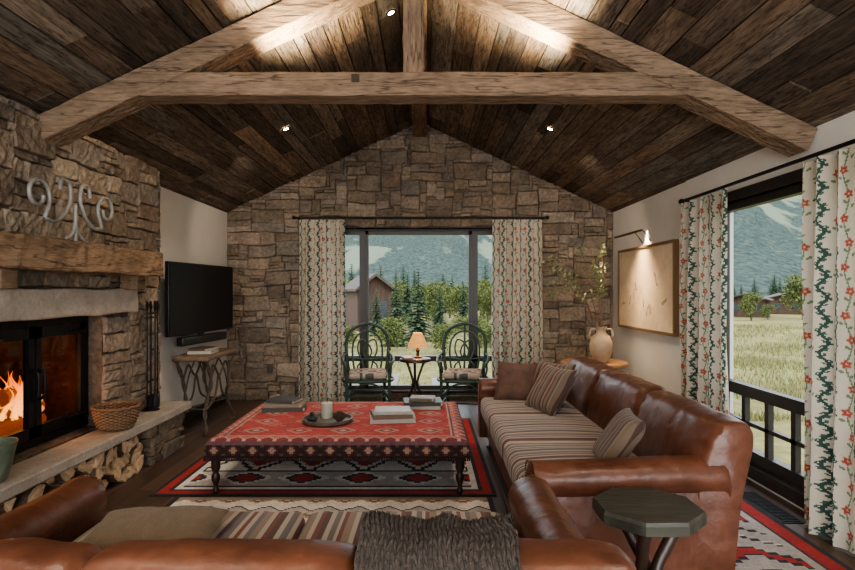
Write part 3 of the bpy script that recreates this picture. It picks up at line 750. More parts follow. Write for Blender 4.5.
def skirt(p0,p1,z0,z1,fn):
    L_=(Vector(p1)-Vector(p0)).length;n=int(L_/c);m=max(2,int((z1-z0)/c));o=len(mb.v)
    for j in range(m+1):
        for i in range(n+1):
            t=i/n;mb.v.append((p0[0]+(p1[0]-p0[0])*t,p0[1]+(p1[1]-p0[1])*t,z0+(z1-z0)*j/m))
    for j in range(m):
        for i in range(n):
            a=o+j*(n+1)+i;mb.f.append((a,a+1,a+n+2,a+n+1));mb.c.append(fn(i*L_/n,j/m));mb.m.append(0)
def sk(u,t):
    if t<.13:return (.035,.022,.022)
    if t>.88:return KD
    k=q(abs((u%.135)-.0675),.0135);w=abs(t-.5)*.08
    if k+w<.016:return (.26,.19,.14)
    if k+w<.036:return (.13,.035,.03)
    if k+w>.075:return (.10,.065,.045)
    return (.04,.027,.026)
a,b=Wt/2,Dt/2
for p0,p1 in(((-a,-b),(a,-b)),((a,-b),(a,b)),((a,b),(-a,b)),((-a,b),(-a,-b))):skirt(p0,p1,.272,.361,sk)
mb.build('kilim_top',M_attrfab,parent=ott,smooth=True,recalc=False)
mb=MB();mb.box(-a+.02,a-.02,-b+.02,b-.02,.275,.355);mb.build('frame',M_wooddk,parent=ott)
mb=MB()
for p0,p1 in(((-a,-b-.003),(a,-b-.003)),((a+.003,-b),(a+.003,b)),((a,b+.003),(-a,b+.003)),((-a-.003,b),(-a-.003,-b))):
    L_=math.hypot(p1[0]-p0[0],p1[1]-p0[1]);n=int(L_/.012)
    for k in range(n):
        x=p0[0]+(p1[0]-p0[0])*k/n;y=p0[1]+(p1[1]-p0[1])*k/n;mb.tube([(x,y,.276),(x,y,.252)],[.0045,.0055],5)
t=mb.build('tassel_fringe',mat('dark_fringe',(.035,.02,.018),.95,nscale=40,namt=.4),parent=ott,smooth=True);t['kind']='stuff'
for sx_ in(-1,1):
    for sy in(-1,1):
        mb=MB();mb.lathe([(.012,0),(.022,.012),(.024,.03),(.014,.05),(.018,.075),(.028,.10),(.030,.13),(.018,.155),(.026,.17),(.032,.185),(.032,.28)],c=(sx_*(a-.06),sy*(b-.06),0),seg=18)
        mb.build('leg',M_wooddk,parent=ott,smooth=True)
OZ=.413
SB='stacked books on the ottoman'
stack(-1.24,5.02,OZ,[(.36,.28,.034,(.055,.045,.04),.15,'dark brown hardcover book on the red ottoman'),(.33,.25,.030,(.22,.17,.12),.05,'tan hardcover book in a stack on the ottoman'),(.26,.20,.026,(.06,.065,.075),-.2,'slate hardcover book topping the stack')],SB)
stack(-.27,4.60,OZ,[(.36,.28,.032,(.36,.33,.29),.1,'pale grey hardcover book on the ottoman'),(.33,.27,.030,(.15,.10,.065),.18,'brown hardcover book on the ottoman'),(.28,.22,.024,(.36,.34,.30),.05,'white hardcover book on top of stack')],SB)
stack(-.03,5.10,OZ,[(.32,.24,.030,(.38,.36,.32),0,'white hardcover book on the ottoman'),(.34,.26,.032,(.03,.033,.026),.08,'dark green hardcover book on the ottoman'),(.22,.17,.028,(.12,.09,.045),-.1,'small olive book on dark books')],SB)
mb=MB();mb.lathe([(.17,0),(.195,.012),(.20,.035),(.188,.035),(.182,.014),(.0,.012)],seg=40,cap=False);mb.add([(.17*math.cos(k*.157),.17*math.sin(k*.157),0) for k in range(40)],[tuple(range(40))])
mb.build('round_tray',mat('pewter_tray',(.15,.14,.12),.45,metal=.3,nscale=20,namt=.3),smooth=True,loc=(-.78,4.52,OZ),label='round dark pewter tray on the ottoman',cat='tray')
cd=empty('candle_jar',(-.80,4.60,OZ+.014),label='white pillar candle in a glass cup on the tray',cat='candle')
mb=MB();mb.lathe([(.042,0),(.045,.01),(.045,.12),(.036,.125),(.0,.12)],seg=24,cap=False);mb.build('wax',mat('candle_wax',(.62,.57,.48),.5),parent=cd,smooth=True)
mb=MB();mb.tube([(0,0,.12),(0,0,.135)],.0025,6);mb.build('wick',M_black,parent=cd)
mb=MB();mb.lathe([(.05,-.0),(.052,.005),(.053,.15)],seg=24,cap=False);mb.build('glass_cup',glass_mat('cup_glass',(.9,.93,.93),.12),parent=cd,smooth=True)
mb=MB()
for i in range(70):
    t=i/70;aa=i*2.4;r=.045*math.sin(math.pi*(t*.85+.12));mb.rbox((r*math.cos(aa),r*math.sin(aa),.012+t*.065),(.018,.018,.008),.003,n=1,seg=1,rot=Matrix.Rotation(aa,3,'Z'))
mb.lathe([(.02,.0),(.035,.02),(.03,.05),(.005,.08)],seg=12)
mb.build('pine_cone',mat('pine_cone_scales',(.06,.035,.022),.8,nscale=30,namt=.4),loc=(-.68,4.48,OZ+.014),label='brown pine cone sitting on the round tray',cat='pine cone')
mb=MB();mb.lathe([(.02,0),(.04,.01),(.045,.03),(.03,.04),(.012,.05),(.022,.065),(.01,.08)],seg=20)
mb.build('small_pot',mat('dark_glaze',(.03,.035,.04),.3),smooth=True,loc=(-.89,4.46,OZ+.014),label='small dark glazed lidded pot on the tray',cat='pot')
# ---------------------------------------------------------------- side table (octagon)
st=empty('side_table',(.90,2.32,.0125),label='octagonal dark rustic side table with crossed branch legs',cat='side table')
M_oct=mat('green_black_wood',(.045,.046,.036),.38,nscale=4,namt=.55,stretch=(.6,4,1),bscale=12,bstr=.4)
mb=MB();r0=.215;pro=[(r0*.93,.515),(r0,.522),(r0,.558),(r0*.97,.572)]
secs=[[(r*(1+.015*math.sin(k*2.1))*math.cos(math.pi/8+k*math.pi/4),r*(1+.015*math.sin(k*3))*math.sin(math.pi/8+k*math.pi/4),z) for k in range(8)] for r,z in pro]
mb.loft(secs);mb.build('table_top',M_oct,parent=st)
for k in range(3):
    a=k*2.094+.5
    mb=MB();mb.tube(cr([(.16*math.cos(a),.16*math.sin(a),.0),(.10*math.cos(a+.3),.10*math.sin(a+.3),.16),(.035*math.cos(a+.8),.035*math.sin(a+.8),.30),(.10*math.cos(a+1.6),.10*math.sin(a+1.6),.44),(.13*math.cos(a+1.7),.13*math.sin(a+1.7),.52)],5),[.026,.025,.024,.023,.023,.022,.021,.022,.023,.024,.024,.024,.024,.025,.025,.026,.026,.027,.028,.028,.03],9)
    mb.build('leg',M_wooddk,parent=st,smooth=True)
# ---------------------------------------------------------------- bentwood chairs
M_green=mat('dark_green_paint',(.03,.055,.038),.5,nscale=20,namt=.3)
ch=empty('twig_armchair',(-.70,6.86,0),(0,0,.12),label='dark green bentwood twig armchair with patterned seat cushion',cat='chair',group='green twig armchairs')
for sx_ in(-1,1):
    mb=MB();mb.tube(cr([(sx_*.25,-.24,0),(sx_*.245,-.235,.3),(sx_*.25,-.24,.62)],5),.018,8);mb.build('leg',M_green,parent=ch,smooth=True)
    mb=MB();mb.tube(cr([(sx_*.21,.27,0),(sx_*.21,.23,.25),(sx_*.22,.22,.45)],5),.018,8);mb.build('leg',M_green,parent=ch,smooth=True)
    mb=MB();mb.tube(cr([(sx_*.25,.23,.68),(sx_*.29,.05,.67),(sx_*.30,-.15,.64),(sx_*.27,-.27,.60),(sx_*.24,-.27,.53),(sx_*.24,-.18,.50),(sx_*.25,-.08,.54)],6),.016,8)
    mb.tube(cr([(sx_*.25,-.22,.42),(sx_*.28,-.05,.5),(sx_*.27,.1,.62),(sx_*.25,.22,.72)],6),.012,8)
    mb.build('armrest',M_green,parent=ch,smooth=True)
mb=MB()
def bp(x,z):return (x,.22+.09*(z-.42)/.6,z)
def bt(pts,r,k=6):mb.tube(cr([bp(*p) for p in pts],k),r,8)
bt([(-.22,.42),(-.25,.6),(-.26,.80),(-.2,.96),(0,1.04),(.2,.96),(.26,.80),(.25,.6),(.22,.42)],.020)
bt([(-.15,.42),(-.18,.6),(-.18,.78),(-.12,.90),(0,.95),(.12,.90),(.18,.78),(.18,.6),(.15,.42)],.012)
for s_ in(-1,1):
    bt([(s_*.03,.42),(s_*.07,.58),(s_*.12,.72),(s_*.09,.84),(0,.80),(-s_*.05,.70),(-s_*.02,.6)],.010)
    bt([(s_*.10,.42),(s_*.12,.52),(s_*.04,.60),(0,.68)],.010)
bt([(0,.42),(0,.7),(0,1.04)],.012)
bt([(-.25,.62),(0,.60),(.25,.62)],.012)
mb.build('backrest',M_green,parent=ch,smooth=True)
mb=MB()
mb.tube(cr([(-.25,-.25,.40),(.25,-.25,.40),(.23,.24,.40),(-.23,.24,.40)],6,True)+[Vector((-.25,-.25,.40))],.015,8)
mb.rbox((0,0,.40),(.46,.46,.025),.01,n=2,seg=2)
for z in(.14,.22):
    mb.tube([(-.245,-.235,z),(.245,-.235,z)],.010,8);mb.tube([(-.21,.24,z),(.21,.24,z)],.010,8)
    for s_ in(-1,1):mb.tube([(s_*.245,-.235,z),(s_*.21,.24,z)],.010,8)
mb.tube(cr([(-.24,-.24,.22),(-.12,-.245,.34),(0,-.25,.37),(.12,-.245,.34),(.24,-.24,.22)],6),.010,8)
mb.build('seat_frame',M_green,parent=ch,smooth=True)
mb=MB();mb.rbox((0,-.01,.455),(.46,.46,.075),.035,n=12,puff=(0,0,.015),seg=3)
cols=[(.42,.36,.30),(.32,.09,.07),(.10,.11,.10)]
for i,f_ in enumerate(mb.f):
    cx=sum(mb.v[k][0] for k in f_)/4;cy=sum(mb.v[k][1] for k in f_)/4
    mb.c[i]=cols[0] if noise.noise(Vector((cx*18,cy*18,1)))<.12 else (cols[1] if noise.noise(Vector((cx*9,cy*9,5)))>0 else cols[2])
mb.build('seat_cushion',M_attrfab,parent=ch,smooth=True)
dup(ch,(.45,6.86,0),(0,0,-.12))
rt=empty('round_table',(-.13,6.84,0),label='small round dark pedestal table between the armchairs',cat='side table')
mb=MB();mb.lathe([(.16,.60),(.19,.61),(.19,.635),(.18,.645)],seg=32);mb.build('table_top',M_wooddk,parent=rt,smooth=True)
for k in range(3):
    a=k*2.094+.5;mb=MB();mb.tube(cr([(.17*math.cos(a),.17*math.sin(a),.014),(.11*math.cos(a),.11*math.sin(a),.14),(.03*math.cos(a),.03*math.sin(a),.33),(.08*math.cos(a),.08*math.sin(a),.5),(.13*math.cos(a),.13*math.sin(a),.61)],5),.015,8);mb.build('leg',M_wooddk,parent=rt,smooth=True)
mb=MB();mb.tube([(.05*math.cos(a*math.pi/8),.05*math.sin(a*math.pi/8),.33) for a in range(17)],.008,6);mb.build('ring',M_iron,parent=rt,smooth=True)
lp=empty('table_lamp',(-.10,6.88,.646),label='small lamp with glowing amber shade on round table',cat='lamp')
mb=MB();mb.lathe([(.055,0),(.055,.012),(.02,.025),(.015,.06),(.028,.09),(.012,.12),(.008,.18)],seg=18);mb.build('lamp_base',mat('bronze',(.10,.06,.03),.4,metal=.8),parent=lp,smooth=True)
mb=MB();mb.lathe([(.12,.13),(.115,.16),(.055,.30)],seg=28,cap=False);mb.build('lamp_shade',mat('amber_shade',(.40,.22,.09),.7,emit=(1,.45,.13),estr=.45,nscale=14,namt=.35),parent=lp,smooth=True)
book((-.22,6.78,.646),.12,.16,.02,(.25,.2,.15),.3,'small brown book beside the lamp','books by the lamp')
# ---------------------------------------------------------------- curtains
CB=(.53,.475,.39);CG=(.035,.075,.06);CC=(.34,.075,.05);CL=(.15,.21,.12)
def curt_col(u,v,P=.185):
    p=u%P
    if p<.082:
        w=p-.041
        s_=.017*math.sin(v*2*math.pi/.13)
        if abs(w-s_)<.0088:return CG
        ph=(v%.0325)
        if abs(w-s_-.0165)<.0065 and ph<.016:return (.06,.11,.09)
        if abs(w-s_+.0165)<.0065 and ph>.016:return (.06,.11,.09)
        return CB
    row=int(v/.135);vv=(v%.135)-.0675;c0=.1335;cx=c0+(.014 if row%2 else -.014)
    dx=p-cx;dv=vv-.018;r=math.hypot(dx,dv);an=math.atan2(dv,dx)
    if r<.006:return (.46,.33,.2)
    if r<.0195+.005*math.sin(an*5+row):return CC
    if r<.0235+.005*math.sin(an*5+row):return (.42,.26,.19)
    st_=c0-.014*math.sin((v)*math.pi/.135)
    if abs(p-st_)<.0042 and r>.02:return CL
    for sg in(-1,1):
        lx=dx-sg*.021;lv=vv+.036-sg*.012
        if (lx*.8+lv*.6*sg)**2/.00024+(lx*-.6*sg+lv*.8)**2/.00006<1:return CL
    return CB
def curtain(p0,p1,z0,z1,label,nf,amp,seed,cell=.0075,off0=0,P=.185):
    p0=Vector(p0);p1=Vector(p1);d=(p1-p0);W=d.length;d.normalize();nn=Vector((-d.y,d.x));fab=W*1.6
    nu=int(fab/cell);nv=int((z1-z0)/cell);mb=MB();rr=random.Random(seed);ph=rr.random()*6
    for j in range(nv+1):
        z=z0+(z1-z0)*j/nv;t=j/nv
        for i in range(nu+1):
            s_=i/nu;a=amp*(1-.3*t)*(1+.5*math.sin(s_*7+ph))
            arg=2*math.pi*nf*s_+.9*math.sin(6*s_+z*.4+ph)+.3*math.sin(z*1.9+ph+s_*3)
            off=a*math.sin(arg)+.008*math.sin(2.3*arg+z*3)*(1-t*.7)
            along=W*s_+.010*math.sin(2*arg)*(1-abs(2*s_-1)**6)+.014*math.sin(z*2+ph)*(s_-.5)
            q_=p0+d*along+nn*off;mb.v.append((q_.x,q_.y,z))
    for j in range(nv):
        for i in range(nu):
            a=j*(nu+1)+i;mb.f.append((a,a+1,a+nu+2,a+nu+1));mb.c.append(curt_col(off0+(i+.5)*cell,(j+.5)*(z1-z0)/nv,P));mb.m.append(0)
    return mb.build('curtain',M_curt,smooth=True,recalc=False,label=label,cat='curtain',ang=180)
lb='cream curtain with coral flowers and green vines beside '
curtain((-1.66,7.42),(-1.05,7.42),.012,2.38,lb+'picture window',4.0,.035,1)
curtain((.86,7.42),(1.52,7.42),.012,2.38,lb+'picture window',4.2,.035,2)
curtain((2.33,4.36),(2.33,5.14),.012,2.24,lb+'tall window',4.0,.042,3,.0072,.02)
curtain((2.33,2.75),(2.33,3.50),.012,2.24,lb+'tall window',3.9,.042,4,.006,.04)
def rod(a,b,n,lab,br):
    o=empty('curtain_rod',tuple((Vector(a)+Vector(b))/2),label=lab,cat='curtain rod');c=(Vector(a)+Vector(b))/2
    mb=MB();mb.tube([Vector(a)-c,Vector(b)-c],.013,10)
    for e_ in(a,b):mb.rbox(Vector(e_)-c,(.05,.05,.05),.024,n=1,seg=3)
    mb.build('rod',M_iron,parent=o,smooth=True)
    for p in n:
        mb=MB();v=Vector(p)-c;w=v+Vector(br);mb.tube([v,w],.009,6);mb.build('bracket',M_iron,parent=o,smooth=True)
rod((-1.72,7.42,2.405),(1.58,7.42,2.405),[(-1.69,7.42,2.405),(1.55,7.42,2.405)],'long black iron curtain rod over the picture window',(0,.16,0))
rod((2.33,2.6,2.265),(2.33,5.2,2.265),[(2.33,5.17,2.265),(2.33,2.65,2.265)],'black iron curtain rod above the tall window',(.15,0,0))
# ---------------------------------------------------------------- art
art=empty('framed_artwork',(2.455,6.42,1.48),label='large pale landscape drawing in a thin wooden frame',cat='picture')
M_art=mat('parchment_art',(.66,.52,.36),.7,nscale=2.5,namt=.18,n2=(12,.08),bscale=20,bstr=.05)
mb=MB();mb.box(-.006,.03,-.80,.80,-.46,.46);mb.build('canvas',M_art,parent=art)
mb=MB()
for q_ in((-.82,-.79,-.48,.48),(.79,.82,-.48,.48)):mb.box(-.02,.033,*q_)
mb.box(-.02,.033,-.79,.79,.45,.48);mb.box(-.02,.033,-.79,.79,-.48,-.45)
mb.build('frame',mat('gilt_wood',(.22,.135,.07),.5,metal=.3),parent=art)
rr=random.Random(4);mb=MB()
for b_ in range(7):
    pts=[];y=-.62+b_*.2;z=-.1+.12*math.sin(b_*2)
    for k in range(9):pts.append((-.008,y+k*.018,z+.16*noise.noise(Vector((k*.5,b_*3,1)))+k*.02*(1 if b_%2 else -.4)))
    mb.tube(cr(pts,3),.0022,4)
bs=mb.build('brush_strokes',mat('sepia_ink',(.30,.19,.11),.8),parent=art);bs['kind']='stuff'
pl=empty('picture_light',(2.47,6.42,2.03),label='slim brass picture light above the artwork',cat='picture light')
mb=MB();mb.tube([(-.20,-.42,.06),(-.20,.42,.06)],.013,10);mb.build('lamp_bar',mat('dark_brass',(.22,.14,.06),.35,metal=.9),parent=pl,smooth=True)
for y in(-.12,.12):
    mb=MB();mb.tube(cr([(.015,y,-.03),(-.08,y,.09),(-.20,y,.06)],5),.006,6);mb.build('arm',M_iron,parent=pl,smooth=True)
vt=empty('round_table',(1.93,6.55,0),label='round natural wood table holding the vase',cat='side table')
mb=MB();mb.lathe([(.36,.60),(.375,.61),(.375,.635),(.365,.645)],seg=40);mb.build('table_top',mat('honey_wood',(.32,.17,.08),.45,nscale=5,namt=.3,stretch=(1,4,1)),parent=vt,smooth=True)
mb=MB();mb.lathe([(.20,0),(.2,.03),(.06,.06),(.045,.2),(.07,.35),(.04,.5),(.10,.60)],seg=24);mb.build('pedestal',M_wooddk,parent=vt,smooth=True)
M_cer=mat('tan_ceramic',(.40,.295,.19),.5,nscale=8,namt=.2)
js=empty('vase',(1.98,6.45,.646),label='cream ceramic handled jar on the round table',cat='vase')
mb=MB();mb.lathe([(.06,0),(.09,.03),(.125,.12),(.13,.20),(.10,.29),(.055,.33),(.05,.37),(.068,.40),(.058,.40),(.042,.36)],seg=30,cap=False);mb.build('body',M_cer,parent=js,smooth=True)
for s_ in(-1,1):
    mb=MB();mb.tube(cr([(s_*.05,0,.37),(s_*.11,0,.37),(s_*.13,0,.30),(s_*.10,0,.27)],5),.010,8);mb.build('handle',M_cer,parent=js,smooth=True)
br=empty('leafy_branches',(1.98,6.45,1.02),label='loose leafy branches arching from the ceramic jar',cat='branches')
mb=MB();ml=MB();rr=random.Random(14)
for k in range(11):
    L_=rr.uniform(.65,1.0);dx=rr.uniform(-1.0,.10) if k%3 else rr.uniform(-1.1,-.7);dy=rr.uniform(-.3,.3)
    pts=cr([(0,0,-.16),(dx*.08,dy*.08,.05),(dx*L_*.4,dy*L_*.4,L_*.6*rr.uniform(.7,1.1)),(dx*L_*.75,dy*L_*.7,L_*rr.uniform(.55,1.0)),(dx*L_*.95,dy*L_*.9,L_*rr.uniform(.4,.95))],6)
    mb.tube(pts,[.006-.004*i/(len(pts)-1) for i in range(len(pts))],5)
    for i in range(11,len(pts)):
        for w in range(3):
            p=pts[i]+Vector([rr.uniform(-.025,.025) for _ in range(3)]);a=Vector([rr.uniform(-1,1) for _ in range(3)]).normalized();b=a.cross(Vector((rr.random(),rr.random(),1))).normalized()
            s_=rr.uniform(.018,.032);ml.add([p,p+a*s_+b*s_*.5,p+a*2*s_,p+a*s_-b*s_*.5],[(0,1,2,3)])
mb.build('twigs',M_bark,parent=br,smooth=True)
ml.build('leaves',mat('dry_green_leaf',(.22,.24,.12),.8,nscale=10,namt=.4),parent=br,recalc=False,kind='stuff')
mb=MB();mb.box(2.22,2.36,3.55,4.1,.0005,.006)
for k in range(22):mb.box(2.235,2.345,3.57+k*.024,3.582+k*.024,.006,.010)
mb.build('floor_vent',M_iron,label='slotted black floor vent beside the tall window',cat='vent')
mb=MB();mb.rbox((-2.07,YB-.05,.42),(.075,.012,.115),.004,n=1,seg=2);mb.build('wall_outlet',mat('dark_outlet',(.06,.05,.04),.5),label='small dark outlet cover on the stone wall',cat='outlet')
# ---------------------------------------------------------------- lights
M_led=mat('led_lens',(1,1,1),.5,emit=(1,.80,.55),estr=30)
WARM=(1,.82,.63)
def downlight(x,y,power):
    s_=1 if x<XC else -1;z=ceil_z(x)
    o=empty('recessed_downlight',(x,y,z-.004),(0,-s_*th,0),label='small recessed ceiling downlight glowing warm',cat='downlight',group='recessed ceiling downlights')
    mb=MB();mb.lathe([(.026,-.003),(.038,-.006),(.042,.0),(.042,.004)],seg=24,cap=False);mb.build('trim_ring',M_iron,parent=o,smooth=True)
    mb=MB();mb.lathe([(.026,-.001),(.001,-.001)],seg=20);mb.build('lens',M_led,parent=o)
    l=bpy.data.lights.new('spot','SPOT');l.energy=power;l.color=WARM;l.spot_size=math.radians(110);l.spot_blend=.9;l.shadow_soft_size=.06
    lo=bpy.data.objects.new('spot',l);lo.location=(x,y,z-.03);COL.objects.link(lo);return lo
for x,y in((-1.40,5.7),(1.24,5.7),(-.27,4.4),(-1.5,1.2),(1.35,1.2)):downlight(x,y,62)  # last two sit out of view, added to light the room
def aim(o,t):
    d=Vector(t)-o.location;o.rotation_euler=d.to_track_quat('-Z','Y').to_euler()
def light(kind,name,loc,power,col,target=None,size=.1,sy=None,spot=60):
    l=bpy.data.lights.new(name,kind);l.energy=power;l.color=col
    if kind=='AREA':
        l.shape='RECTANGLE';l.size=size;l.size_y=sy or size
    elif kind=='SPOT':l.spot_size=math.radians(spot);l.spot_blend=.8;l.shadow_soft_size=size
    else:l.shadow_soft_size=size
    o=bpy.data.objects.new(name,l);o.location=loc;COL.objects.link(o)
    if target:aim(o,target)
    return o
for s_ in(-1,1):
    l_=light('AREA','beam_uplight',(XC+s_*.85,TY+.02,2.862),30,(1,.82,.56),(XC+s_*.78,TY+.02,3.4),.9,.08);l_.data.spread=math.radians(110)
light('POINT','fire_light',(-2.66,FC,.80),7,(1,.42,.12),size=.1)
light('POINT','lamp_bulb',(-.10,6.88,.84),4,(1,.6,.28),size=.03)
l_=light('AREA','picture_lamp',(2.255,6.42,2.07),10,(1,.76,.48),(2.42,6.42,1.35),.03,.8);l_.data.spread=math.radians(100)
for x in(-1.9,0,1.7):light('SPOT','stone_wall_washer',(x,5.9,ceil_z(x)-.05),24,WARM,(x*1.05,7.6,1.7),.08,spot=100)
light('SPOT','chimney_washer',(-1.0,3.9,ceil_z(-1.0)-.05),45,WARM,(-2.5,3.9,1.2),.1,spot=125)
# added area fill behind the camera, where no window is built
light('AREA','rear_area_fill',(0,-2.2,1.6),180,(1,.98,.95),(0,5,1.5),4.6,2.4)
# ---------------------------------------------------------------- exterior
M_grass=mat('meadow_grass',(.185,.17,.078),1,nscale=.35,namt=.3,n2=(5,.3),bscale=5,bstr=.6,bdist=.1,spec=.05)
mb=MB()
mb.add([(-300,YB+.5,-.45),(500,YB+.5,-.45),(500,600,-1.5),(-300,600,-1.5)],[(0,1,2,3)])
mb.add([(XR+.3,-60,-.45),(500,-60,-.45),(500,YB+.5,-.45),(XR+.3,YB+.5,-.45)],[(0,1,2,3)])
mb.build('meadow',M_grass,label='wide green-gold meadow outside the windows',cat='meadow',kind='structure',recalc=False)
mb=MB();rr=random.Random(8)
for k in range(24000):
    y=8.3+24*rr.random()**1.5;side=k%4;x=y*(rr.uniform(.44,.80) if side else rr.uniform(-.2,.16));z=-.45-(y-8)/560;h=rr.uniform(.07,.18)*(1 if side else .6);a=rr.random()*6.28;w=.006+y*.0004
    if -4.6<x<-1.2 and y>26:continue
    if rr.random()<.5+.5*noise.noise(Vector((x*.5,y*.5,0)))*2:
        g=rr.uniform(.75,1.3);col=(.20*g,.18*g,.08*g) if rr.random()<(.6 if side else .3) else (.12*g,.145*g,.06*g)
        lx,ly=rr.uniform(-.06,.06),rr.uniform(-.06,.06);c_,s__=math.cos(a)*w,math.sin(a)*w
        mb.add([(x-c_,y-s__,z),(x+c_,y+s__,z),(x+lx,y+ly,z+h)],[(0,1,2)],col)
M_con=mat('foliage',attr=True,rough=1,spec=.05)
mb.build('meadow_grass_blades',M_con,label='tall dry golden grass blades in the meadow',cat='grass',kind='stuff',recalc=False)
mb=MB();na,nr=520,100
def elev(az):
    d=math.degrees(az)
    return .108+.015*math.sin(d*.25+1)+.008*math.sin(d*.7)+.062*math.exp(-((d-37)/11)**2)+.03*math.exp(-((d+22)/10)**2)
for j in range(nr+1):
    for i in range(na+1):
        az=math.radians(-40+115*i/na);t=j/nr;r=130+330*t
        h=elev(az)*460*(t**1.15);h*=1+.22*noise.noise(Vector((az*9,t*3,2)))+.08*noise.noise(Vector((az*30,t*9,4)))
        mb.v.append((r*math.sin(az),r*math.cos(az),-2+h+1.3*abs(noise.noise(Vector((az*300,t*95,7))))*min(1,t*4)))
for j in range(nr):
    for i in range(na):
        a=j*(na+1)+i;mb.f.append((a,a+1,a+na+2,a+na+1));mb.c.append(None);mb.m.append(0)
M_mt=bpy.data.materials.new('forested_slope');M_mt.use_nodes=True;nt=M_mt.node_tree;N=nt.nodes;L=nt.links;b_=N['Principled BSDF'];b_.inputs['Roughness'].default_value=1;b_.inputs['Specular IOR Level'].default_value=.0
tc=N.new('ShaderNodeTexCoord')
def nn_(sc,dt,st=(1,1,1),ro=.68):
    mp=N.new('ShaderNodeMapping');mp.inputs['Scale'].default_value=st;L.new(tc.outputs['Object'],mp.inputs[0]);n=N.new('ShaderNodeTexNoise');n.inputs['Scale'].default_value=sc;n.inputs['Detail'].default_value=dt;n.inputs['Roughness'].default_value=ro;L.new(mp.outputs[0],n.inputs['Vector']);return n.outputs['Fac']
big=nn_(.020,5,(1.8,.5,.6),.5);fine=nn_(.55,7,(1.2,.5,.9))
r1=N.new('ShaderNodeValToRGB');e=r1.color_ramp.elements;e[0].position=.40;e[0].color=(.040,.058,.058,1);e[1].position=.62;e[1].color=(.085,.105,.085,1);L.new(fine,r1.inputs[0])  # bluish distance haze is mixed into these forest base colours
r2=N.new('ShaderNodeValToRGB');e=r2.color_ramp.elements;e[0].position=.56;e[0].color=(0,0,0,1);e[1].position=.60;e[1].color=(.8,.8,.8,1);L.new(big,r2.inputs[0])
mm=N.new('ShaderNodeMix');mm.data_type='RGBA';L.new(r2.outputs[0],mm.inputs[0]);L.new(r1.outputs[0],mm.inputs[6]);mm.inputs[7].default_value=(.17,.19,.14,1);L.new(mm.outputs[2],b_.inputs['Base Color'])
mb.build('mountain',M_mt,smooth=True,recalc=False,ang=180,label='forested mountain slopes in haze-tinted colours beyond the meadow',cat='mountain')
def conifer(seed):
    mb=MB();rr=random.Random(seed);mb.tube([(0,0,0),(0,0,.9)],[.022,.004],6,(.06,.04,.03))
    L_=26
    for k in range(L_):
        t=k/L_;z=.05+.92*t;r=.235*(1-t)**.8+.012;nb=int(19-9*t)
        a0=rr.random()*6
        for i in range(nb):
            a=a0+2*math.pi*i/nb+rr.uniform(-.2,.2);rl=r*rr.uniform(.55,1.15);g=rr.uniform(.6,1.4);col=(.055*g,.080*g,.050*g)
            dr=Vector((math.cos(a),math.sin(a),0));sd=Vector((-dr.y,dr.x,0));o=Vector((0,0,z));dp=.3
            for m in range(3):
                s0=m/3;p=o+dr*rl*s0-Vector((0,0,dp*rl*s0));e=o+dr*rl*(s0+.5 if m<2 else 1)-Vector((0,0,dp*rl*(s0+.4)))
                w=rl*.24*(1-.25*m)+.006
                mb.add([p,p+sd*w+dr*w*.8-Vector((0,0,.012)),e,p-sd*w+dr*w*.8-Vector((0,0,.012))],[(0,1,2,3)],col)
    return mb
rr=random.Random(31);con_first=[]
pos=[(-1.05,20,2.6),(-.30,22,3.0),(.62,26,2.3),(1.9,29,2.6),(-1.1,34,3.3),(-2.15,24.6,2.2)]
tries=0
while len(pos)<58 and tries<9000:
    tries+=1;y=rr.uniform(48,125);p=(rr.uniform(-.24,.2)*y,y,rr.uniform(3.2,5.8))
    if all(math.hypot(p[0]-o[0],p[1]-o[1])>.25*(p[2]+o[2]) for o in pos):pos.append(p)
while len(pos)<112 and tries<20000:
    tries+=1;y=rr.uniform(52,105);p=(y*rr.uniform(.48,.80),y,rr.uniform(2.4,4.6))
    if all(math.hypot(p[0]-o[0],p[1]-o[1])>.25*(p[2]+o[2]) for o in pos):pos.append(p)
for k,(x,y,h) in enumerate(pos):
    g=-.47-(y-7)/560
    if k<3:
        o=conifer(k).build('conifer_tree',M_con,loc=(x,y,g),label='dark green spruce tree standing in the meadow',cat='tree',group='conifers outside',recalc=False);o.scale=(h,h,h);con_first.append(o)
    else:dup(con_first[k%3],(x,y,g),(0,0,rr.random()*6),scale=(h,h,h*1.0))
def leafy(seed):
    mb=MB();rr=random.Random(seed);mb.tube([(0,0,0),(0,0,.5)],[.03,.015],6,(.1,.08,.06))
    cl=[(rr.uniform(-.22,.22),rr.uniform(-.22,.22),rr.uniform(.22,.9)) for _ in range(11)]
    for k in range(2200):
        q_=rr.choice(cl);a=rr.random()*6.28;ph=math.acos(rr.uniform(-1,1));r=.18*rr.random()**.35
        c=Vector((q_[0]+r*math.sin(ph)*math.cos(a),q_[1]+r*math.sin(ph)*math.sin(a),q_[2]+r*math.cos(ph)));n=Vector([rr.uniform(-1,1) for _ in range(3)]).normalized();b=n.orthogonal().normalized();d=n.cross(b);s_=rr.uniform(.012,.025);g=rr.uniform(.6,1.35)
        mb.add([c+b*s_,c+d*s_,c-b*s_,c-d*s_],[(0,1,2,3)],(.12*g,.14*g,.055*g))
    return mb
lf=leafy(3).build('leafy_tree',M_con,loc=(25.8,39,-.53),label='yellow-green leafy tree in the meadow',cat='tree',group='leafy trees outside',recalc=False);lf.scale=(3.2,3.2,3.2)
lpos=[(31,40,3.6),(34,44,3.6),(23.4,39,1.5),(21.4,37.5,2.0),(24.6,36.5,1.0),(37,50,4.2),(20.8,43,2.4)]
